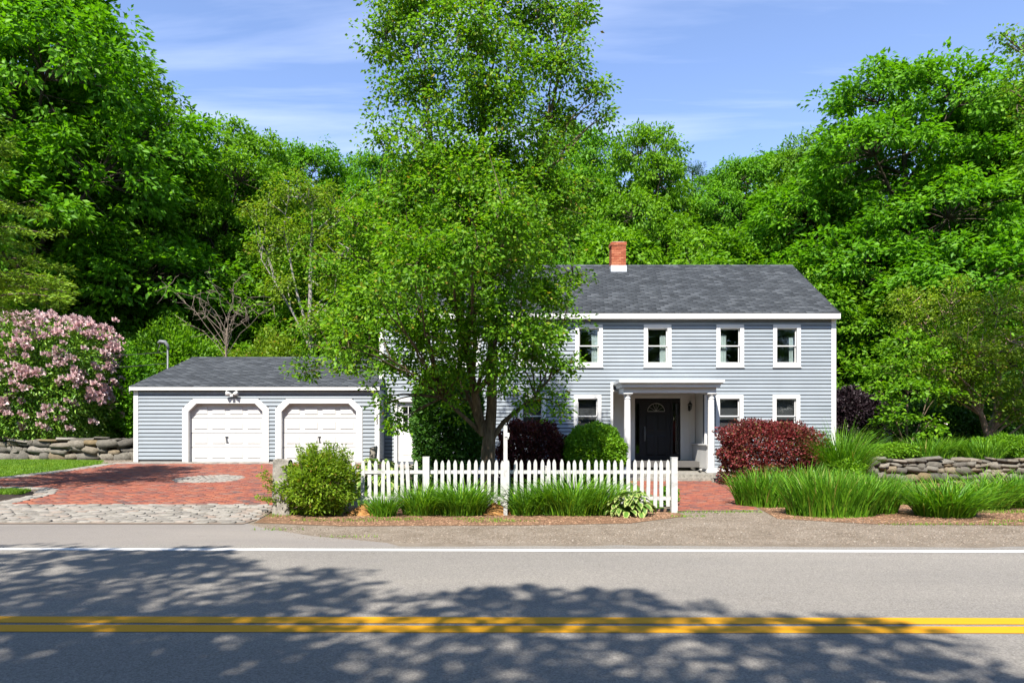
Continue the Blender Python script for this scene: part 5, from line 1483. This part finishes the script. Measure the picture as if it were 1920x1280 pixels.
# upright twigs with small leaves on top of it
r6 = np.random.default_rng(61)
sp_t = bpy.data.objects.get('spirea')
segs = []; PT = []; OT = []
for i in range(46):
    x = -3.34 + r6.uniform(-0.56, 0.56); y = 12.75 + r6.uniform(-0.3, 0.35); zt = 1.15 + r6.uniform(-0.1, 0.22) - 0.25 * abs(x + 3.34)
    e = np.array([x + r6.normal(0, 0.05), y, zt]); segs.append((curve_pts((x * 0.6 - 1.29, y, 0.5), e, r6, 6, 0, 0.05), np.linspace(0.006, 0.003, 6)))
    for t in np.linspace(0.45, 1, 9): PT.append(segs[-1][0][0] + (e - segs[-1][0][0]) * t); OT.append(np.array([0, 0, 1.0]))
for (x, z) in ((-4.38, 0.75), (-4.30, 0.55), (-4.45, 0.35), (-4.3, 0.32), (-4.35, 0.85)):
    e = np.array([x, 12.65, z]); segs.append((curve_pts((-3.7, 12.6, 0.2), e, r6, 6, 0, 0.05, 0.1), np.linspace(0.006, 0.003, 6)))
    for t in np.linspace(0.6, 1, 8): PT.append(segs[-1][0][0] + (e - segs[-1][0][0]) * t); OT.append(np.array([-0.5, 0, 0.6]))
V, T = tuft_leaves(np.array(PT), np.array(OT), 12, 0.06, 0.06, 0.026, r6, 0.0)
obj('upright_shoots', np_mesh('spirea_shoots', V, T, M['leaf_lime']), sp_t)
Vb, Qb = tubes_np(segs, 4); obj('twigs', np_mesh('spirea_twigs', Vb, Qb, M['bark'], None, True), sp_t)

shrub('purple_shrub', 'dark purple-leaved shrub beyond the right corner of the house', at(1605, 0, 26)[0], 26.6, 0.6, 1.3, 0.9, 2.5, M['leaf_purple'], 14000, 0.13, 0.08, 6, lump=0.12, shell=(0.6, 1.0))
shrub('viburnum', 'tall rounded green shrub behind the left end of the garage roof', at(320, 0, 34.5)[0], 34.5, float(gz(-16, 34.5)), 2.6, 2.0, 6.2, M['leaf_oak'], 22000, 0.19, 0.11, 7, lump=0.14, shell=(0.7, 1.02))
shrub('viburnum', 'green shrub squeezed between rhododendron and garage wall', at(242, 0, 27.3)[0], 27.3, 1.1, 0.95, 1.0, 3.5, M['leaf_maple'], 12000, 0.14, 0.08, 8, lump=0.15, shell=(0.6, 1.0))
shrub('viburnum', 'lime green shrub showing over the garage ridge near the birch', at(520, 0, 36)[0], 36.0, float(gz(-11, 36)), 3.0, 2.0, 5.6, M['leaf_lime'], 20000, 0.19, 0.11, 9, lump=0.14, shell=(0.7, 1.02))
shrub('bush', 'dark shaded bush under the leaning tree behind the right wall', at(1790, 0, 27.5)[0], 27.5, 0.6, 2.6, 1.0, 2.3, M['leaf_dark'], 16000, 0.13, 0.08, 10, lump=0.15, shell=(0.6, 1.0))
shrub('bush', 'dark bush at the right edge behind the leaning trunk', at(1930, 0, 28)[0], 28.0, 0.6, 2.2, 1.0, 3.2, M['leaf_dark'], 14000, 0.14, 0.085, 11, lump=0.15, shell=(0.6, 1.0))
shrub('bush', 'small leafy bush at the right foot of the red hedge below the tall grass', 9.75, 19.6, -0.08, 0.5, 0.4, 0.8, M['leaf_oak'], 3500, 0.075, 0.045, 12, lump=0.14, shell=(0.5, 1.0))
shrub('bush', 'low green cushion plant on top of the right stone wall', at(1675, 0, 22.3)[0], 22.3, 0.62, 0.85, 0.3, 0.5, M['leaf_box'], 5000, 0.07, 0.05, 13, lump=0.12, shell=(0.5, 1.0), stems=6)
shrub('bush', 'small bush behind the right end of the picket fence', 3.50, 14.4, -0.02, 0.17, 0.2, 0.46, M['leaf_box'], 2200, 0.045, 0.03, 14, lump=0.1, shell=(0.5, 1.0), stems=6)
shrub('bush', 'low light green groundcover on the right wall below the leaning trunk', at(1880, 0, 23)[0], 23.0, 0.62, 1.0, 0.5, 0.75, M['leaf_oak'], 5000, 0.09, 0.05, 15, lump=0.15, shell=(0.5, 1.0), stems=6)
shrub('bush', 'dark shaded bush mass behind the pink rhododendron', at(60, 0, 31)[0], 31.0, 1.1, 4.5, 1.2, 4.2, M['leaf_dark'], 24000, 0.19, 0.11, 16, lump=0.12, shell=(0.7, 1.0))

# rhododendron with pink trusses
rx0, ry0, rz0 = at(70, 0, 26.9)[0], 26.9, 1.1
rho = shrub('rhododendron', 'large rhododendron covered in pink blossom above the left stone wall', rx0, ry0, rz0 - 0.5, 3.3, 2.45, 5.1, M['leaf_rhodo'], 46000, 0.16, 0.055, 20, cat='rhododendron', lump=0.07, shell=(0.78, 1.0), boxy=0.2, droop=0.35, tiers=9)
r7 = np.random.default_rng(71)
q = unit(r7.normal(0, 1, (26, 3))); q[:, 2] = np.abs(q[:, 2]) * 0.9
V, T = leaf_faces(q * 0.035, unit(q + r7.normal(0, 0.25, q.shape)), unit(np.cross(q, r7.normal(0, 1, q.shape))), 0.095, 0.085, r7, 0.2)
truss = np_mesh('blossom', V, T, M['petal'])
n = 0
spare = []
while n < 620:
    v = unit(r7.normal(0, 1, 3))
    if v[1] > 0.2 or v[2] < -0.75: continue
    if r7.uniform() > 0.35 + 0.65 * max(0, 0.55 + v[2]): continue
    v2 = v / (np.abs(v) ** 3.2).sum() ** (1 / 3.2)
    p = np.array([rx0, ry0, rz0 - 0.5 + 2.55]) + v2 * np.array([3.35, 2.5, 2.6]) * (1 + 0.05 * r7.normal())
    if p[2] < 1.5: continue
    s = r7.uniform(0.9, 1.8)
    if n >= 300: spare.append((p, s)); n += 1; continue
    obj('blossom', truss, rho, tuple(p), tuple(Vector(tuple(v * np.array([1, 1, 0.6]) + np.array([0, -0.2, 0.4]))).to_track_quat('Z', 'Y').to_euler()), (s, s, s))
    n += 1

Vs = np.concatenate([V * s + p for p, s in spare]); Ts = np.concatenate([T + i * len(V) for i in range(len(spare))])
o = obj('blossom_field', np_mesh('blossom_field', Vs, Ts, M['petal']), rho); o['kind'] = 'stuff'

# ------------------------------------------------------------------ strap-leaved clumps
def blades(cx, cy, z0, rx, ry, n, h, w, arch, r, seg=5, lean=0.3):
    a = r.uniform(0, 2 * math.pi, n); q = np.sqrt(r.uniform(0, 1, n))
    bx, by_ = np.cos(a) * q, np.sin(a) * q
    hh = h * r.uniform(0.55, 1.1, n) * (1 - 0.18 * q)
    az = np.arctan2(by_ * ry, bx * rx) + r.normal(0, 0.75, n)
    out = arch * r.uniform(0.2, 1.0, n) * (0.45 + 0.8 * q) * hh
    ln0 = lean * q * hh
    t = np.linspace(0, 1, seg + 1)[None]
    rad = ln0[:, None] * t + out[:, None] * t ** 2.4
    zz = hh[:, None] * (t - 0.42 * np.minimum(1.6, out / hh)[:, None] * t ** 3.2)
    X = cx + bx[:, None] * rx + np.cos(az)[:, None] * rad; Y = cy + by_[:, None] * ry + np.sin(az)[:, None] * rad
    wv = w * r.uniform(0.7, 1.2, n)[:, None] * np.maximum(0.06, (1 - t ** 2.5)) * 0.5
    tw = az + math.pi / 2 + r.normal(0, 0.5, n)
    sx, sy_ = np.cos(tw)[:, None] * wv, np.sin(tw)[:, None] * wv
    V = np.stack([np.stack([X - sx, Y - sy_, z0 + zz], -1), np.stack([X + sx, Y + sy_, z0 + zz], -1)], 2)   # n, seg+1, 2, 3
    b = (np.arange(n) * (seg + 1) * 2)[:, None] + (np.arange(seg) * 2)[None]
    Q = np.stack([b, b + 1, b + 3, b + 2], -1).reshape(-1, 4)
    return V.reshape(-1, 3), Q
def clump(name, label, cx, cy, rx, ry, n, h, w, arch, mat, seed, cat='plant', group=None, z0=None, lean=0.3, seg=5):
    r = np.random.default_rng(seed)
    z = float(gz(cx, cy)) if z0 is None else z0
    V, Q = blades(cx, cy, z - 0.02, rx, ry, n, h, w, arch, r, seg, lean)
    o = obj(name, np_mesh(name, V - np.array([cx, cy, z]), Q, mat), None, (cx, cy, z))
    return tag(o, label, cat, group)
IR, DL = 'iris clumps along the road edge', 'daylily clumps along the fence'
clump('iris_clump', 'biggest upright grass-like clump by the road right of the brick walk', 6.15, 12.95, 0.80, 0.5, 1500, 0.95, 0.026, 0.35, M['blade'], 1, group=IR)
clump('iris_clump', 'right half of the biggest road-edge clump, merging into its side', 7.05, 13.4, 0.55, 0.45, 700, 0.9, 0.026, 0.4, M['blade'], 2, group=IR)
clump('iris_clump', 'upright clump nearest the brick walk on its right', 5.55, 14.6, 0.58, 0.45, 950, 0.92, 0.026, 0.4, M['blade'], 3, group=IR)
clump('daylily_clump', 'fountain-shaped strap-leaf clump by the road before the stone wall', 8.15, 12.75, 0.48, 0.40, 800, 0.9, 0.026, 1.0, M['blade'], 4, group=IR, lean=0.5)
clump('daylily_clump', 'arching clump by the road, second from the right edge', 9.75, 14.0, 0.42, 0.34, 520, 0.98, 0.026, 1.1, M['blade'], 5, group=IR, lean=0.5)
clump('iris_clump', 'clump cut by the right edge of the view', 10.65, 14.3, 0.40, 0.34, 520, 0.95, 0.026, 0.7, M['blade'], 6, group=IR)
clump('iris_clump', 'clump half hidden between the biggest clump and the red hedge', 6.9, 15.6, 0.8, 0.5, 800, 1.0, 0.026, 0.5, M['blade'], 7, group=IR)
clump('iris_clump', 'low clump filling the gap between the biggest clump and the fountain-shaped one', 8.35, 15.2, 0.8, 0.5, 700, 0.8, 0.026, 0.6, M['blade'], 14, group=IR)
clump('miscanthus', 'tall arching ornamental grass between red hedge and stone wall', 9.95, 20.3, 0.55, 0.4, 1500, 2.15, 0.022, 0.75, M['blade'], 8, cat='ornamental grass', z0=-0.08, seg=7, lean=0.25)
clump('daylily_clump', 'long dense strap-leaf row in front of the right half of the fence', 1.35, 12.93, 0.72, 0.24, 1150, 0.95, 0.022, 0.8, M['blade_dark'], 9, group=DL)
clump('daylily_clump', 'strap-leaf tuft just right of the white sign post', 0.45, 12.9, 0.26, 0.2, 330, 0.78, 0.022, 1.0, M['blade_dark'], 10, group=DL)
clump('daylily_clump', 'strap-leaf clump left of the sign post and soil heap', -0.74, 12.88, 0.42, 0.22, 680, 0.86, 0.022, 0.9, M['blade_dark'], 11, group=DL)
clump('daylily_clump', 'strap-leaf clump before the tall square fence post, second from the left', -1.46, 12.93, 0.36, 0.22, 520, 0.80, 0.022, 0.9, M['blade_dark'], 12, group=DL)
clump('daylily_clump', 'smallest bright strap-leaf clump beside the left soil heap', -2.16, 12.7, 0.22, 0.18, 320, 0.56, 0.020, 0.7, M['blade'], 13, group=DL)
for k, (px_, yy, lab) in enumerate(((1735, 22.5, 'spiky strap-leaf plant above the middle of the right wall'), (1775, 22.9, 'taller strap-leaf plant left of the leaning trunk'), (1900, 23.2, 'strap-leaf plant at the right edge above the wall'), (1845, 22.4, 'dark strap-leaf plant before the leaning trunk'))):
    clump('wall_top_plant', lab, at(px_, 0, yy)[0], yy, 0.6, 0.35, 420, 0.95 - 0.1 * (k == 3), 0.03, 0.7, M['blade_dark'] if k != 0 else M['blade'], 30 + k, z0=0.62, group='plants on the right wall')

# ------------------------------------------------------------------ hostas, leaf by leaf
def hosta_leaf(w, l):
    """arched heart-shaped leaf: green middle, cream margin"""
    V = []; Fc = []; Mi = []
    ts = [0, 0.15, 0.4, 0.7, 1.0]; hw = [0.05, 0.42, 0.5, 0.33, 0.0]
    for t, h in zip(ts, hw):
        z = 0.30 * math.sin(t * 2.4) * l - 0.0; x = t * l
        for s in (-1, -0.62, 0, 0.62, 1):
            V.append((x, s * h * w, z + abs(s) * h * w * 0.35))
    for i in range(4):
        for j in range(4):
            b = i * 5 + j
            Fc.append((b, b + 5, b + 6, b + 1)); Mi.append(1 if j in (0, 3) or i == 3 else 0)
    me = bpy.data.meshes.new('leaf'); me.from_pydata(V, [], Fc)
    for m in (M['hosta_green'], M['hosta_cream']): me.materials.append(m)
    me.polygons.foreach_set('material_index', np.array(Mi, np.int32)); me.update()
    return me
HL = hosta_leaf(0.11, 0.19)
def hosta(label, cx, cy, rad, h, n, seed, sc=1.0):
    r = np.random.default_rng(seed); z = float(gz(cx, cy))
    t = thing('hosta', label, 'hosta', (cx, cy, z), 'hostas')
    segs = []
    for i in range(n):
        a = r.uniform(0, 2 * math.pi); q = math.sqrt((i + 0.5) / n)
        p = np.array([cx + math.cos(a) * rad * q * 0.85, cy + math.sin(a) * rad * q * 0.7, z + h * (1.0 - 0.75 * q ** 2) + r.normal(0, 0.02)])
        s = sc * r.uniform(0.75, 1.2)
        obj('leaf', HL, t, tuple(p), (r.normal(0, 0.25), 0.15 + 0.75 * q + r.normal(0, 0.15), a + r.normal(0, 0.35)), (s, s, s))
        segs.append((curve_pts((cx + math.cos(a) * 0.04, cy + math.sin(a) * 0.04, z), p, r, 4, 0, 0.04, 0.1), np.linspace(0.006, 0.004, 4)))
    Vb, Qb = tubes_np(segs, 4); obj('stalks', np_mesh('stalks', Vb, Qb, M['hosta_green'], None, True), t)
hosta('cream-edged hosta at the right end of the row before the fence', 2.38, 12.85, 0.44, 0.42, 110, 1)
hosta('hosta with pale leaves behind the fence before the side door', -2.95, 16.6, 0.6, 0.75, 90, 2, 1.5)
hosta('hosta behind the fence left of its tall post', -2.05, 16.9, 0.5, 0.65, 70, 3, 1.5)

# ------------------------------------------------------------------ lawn grass, weeds, gravel
def in_any(P, polys):
    k = np.zeros(len(P), bool)
    for q in polys: k |= in_poly(P[:, 0], P[:, 1], q)
    return k
def lawn(name, label, polys, n, h, w, mat, seed, dz=0.0, zfix=None):
    r = np.random.default_rng(seed)
    xs = [p[0] for q in polys for p in q]; ys = [p[1] for q in polys for p in q]
    P = np.stack([r.uniform(min(xs), max(xs), n * 3), r.uniform(min(ys), max(ys), n * 3)], -1)
    P = P[in_any(P, polys)][:n]; n = len(P)
    z = (gz(P[:, 0], P[:, 1]) if zfix is None else np.full(n, zfix)) + dz
    a = r.uniform(0, 2 * math.pi, n); hh = h * r.uniform(0.5, 1.3, n); ww = w * r.uniform(0.6, 1.2, n)
    lx_, ly_ = r.normal(0, 0.45, n) * hh, r.normal(0, 0.45, n) * hh
    V = np.stack([np.stack([P[:, 0] - np.cos(a) * ww, P[:, 1] - np.sin(a) * ww, z], -1), np.stack([P[:, 0] + np.cos(a) * ww, P[:, 1] + np.sin(a) * ww, z], -1), np.stack([P[:, 0] + lx_, P[:, 1] + ly_, z + hh], -1)], 1)
    o = obj(name, np_mesh(name, V.reshape(-1, 3), np.arange(n * 3).reshape(-1, 3), mat))
    return tag(o, label, 'grass', kind='stuff')
lawn('lawn_grass', 'mown lawn grass left of the driveway', [[(-18, 17.7), (-13.4, 18.1), (-13.05, 19.9), (-12.75, 22.0), (-13.7, 23.9), (-16, 24.6), (-18, 24.6)]], 46000, 0.055, 0.012, M['lawn_blade'], 1)
lawn('lawn_grass', 'lawn grass behind the picket fence', [[(-3.1, 14.1), (3.25, 14.1), (3.6, 17), (3.9, 20.0), (-3.4, 19.9), (-4.0, 16)]], 42000, 0.08, 0.011, M['lawn_blade'], 2)
lawn('lawn_grass', 'small patch of lawn grass right of the brick walk', [[(5.75, 16.2), (6.8, 16.2), (7.3, 18.1), (6.55, 18.5), (6.15, 17.6)]], 7000, 0.07, 0.010, M['lawn_blade'], 3, 0.01)
lawn('lawn_grass', 'sunlit strip of lawn beyond the right stone wall', [[(13.1, 26.6), (24, 26.6), (24, 36), (13.1, 36)]], 22000, 0.09, 0.03, M['lawn_blade'], 4, 0, 0.66)
lawn('lawn_grass', 'thin grass on the island bed at the left edge', [[(-14, 15.2), (-10.5, 15.2), (-10.7, 15.8), (-12, 16.0), (-14, 16.0)]], 9000, 0.07, 0.010, M['lawn_blade'], 5, 0.01)
wp = []
for (x, y, a, b) in ((-1.9, 12.15, 0.6, 0.2), (-2.5, 12.0, 0.5, 0.15), (0.0, 11.9, 0.7, 0.12), (-0.4, 12.2, 0.5, 0.12), (3.9, 13.3, 0.75, 0.18), (4.6, 13.35, 0.5, 0.15), (3.4, 12.6, 0.35, 0.15), (7.4, 11.5, 1.2, 0.10), (9.3, 11.9, 1.0, 0.12), (5.8, 12.4, 0.6, 0.12), (-4.05, 12.5, 0.25, 0.2), (-3.2, 12.0, 0.5, 0.12), (9.5, 13.4, 0.8, 0.3), (-3.5, 10.9, 0.5, 0.06), (-2.2, 10.2, 0.5, 0.05)):
    wp.append([(x + a * math.cos(t), y + b * math.sin(t)) for t in np.linspace(0, 6.0, 10)])
lawn('roadside_weeds', 'thin weeds and moss sprouting in the gravel shoulder', wp, 9000, 0.045, 0.007, M['lawn_blade'], 6, 0.006)

def scatter(name, label, polys, n, smin, smax, mat, seed, flat=0.6, dz=0.0, cat='gravel'):
    r = np.random.default_rng(seed)
    xs = [p[0] for q in polys for p in q]; ys = [p[1] for q in polys for p in q]
    P = np.stack([r.uniform(min(xs), max(xs), n * 3), r.uniform(min(ys), max(ys), n * 3)], -1)
    P = P[in_any(P, polys)][:n]; n = len(P)
    z = gz(P[:, 0], P[:, 1]) + dz
    s = r.uniform(smin, smax, (n, 1, 1)) * r.uniform(0.5, 1, (n, 1, 1))
    O6 = np.array([(1, 0, 0), (0, 1, 0), (-1, 0, 0), (0, -1, 0), (0, 0, 1), (0, 0, -1)], float)
    V = O6[None] * s * r.uniform(0.6, 1.3, (n, 6, 1)) * np.array([1, 1, flat])
    a = r.uniform(0, 6.28, n); c, s_ = np.cos(a)[:, None], np.sin(a)[:, None]
    V = np.stack([V[:, :, 0] * c - V[:, :, 1] * s_, V[:, :, 0] * s_ + V[:, :, 1] * c, V[:, :, 2]], -1) + np.stack([P[:, 0], P[:, 1], z], -1)[:, None]
    F6 = np.array([(0, 1, 4), (1, 2, 4), (2, 3, 4), (3, 0, 4)])
    T = (F6[None] + (np.arange(n) * 6)[:, None, None]).reshape(-1, 3)
    o = obj(name, np_mesh(name, V.reshape(-1, 3), T, mat))
    return tag(o, label, cat, kind='stuff')
M['pebble'] = pieces('pebbles', [(0, (0.09, 0.07, 0.05)), (0.5, (0.17, 0.133, 0.098)), (0.9, (0.24, 0.198, 0.155)), (1, (0.31, 0.27, 0.225))], 0.9, 20, 0.2)
M['chips'] = pieces('bark_chips', [(0, (0.10, 0.05, 0.03)), (0.5, (0.24, 0.13, 0.075)), (1, (0.40, 0.25, 0.15))], 0.95, 20, 0.2)
shoulder = [(-2.6, 9.7), (4, 9.55), (12, 9.35), (12, 11.8), (5, 12.4), (4.7, 13.4), (3.4, 13.4), (3.3, 12.2), (2, 11.6), (-2.6, 11.3), (-4.2, 11.6), (-3.6, 10.8)]
scatter('shoulder_gravel', 'loose gravel on the road shoulder', [shoulder], 26000, 0.006, 0.020, M['pebble'], 1)
scatter('bark_mulch', 'brown bark mulch and leaf litter round the fence plants', [[(-4.1, 11.8), (-2.6, 11.4), (0.5, 11.5), (2.2, 11.75), (3.3, 12.7), (3.3, 13.9), (-3.0, 13.9), (-4.2, 13.7)], [(4.9, 12.3), (6.2, 11.7), (12, 11.5), (12, 15), (5.5, 15)]], 22000, 0.008, 0.030, M['chips'], 2, 0.35, 0.004, 'mulch')
scatter('drive_gravel', 'fine gravel strip before the left stone wall', [[(-13.4, 22.6), (-12.3, 22.9), (-12.4, 24.6), (-15.5, 24.7), (-15.3, 24.1)]], 9000, 0.01, 0.03, M['pebble'], 3)
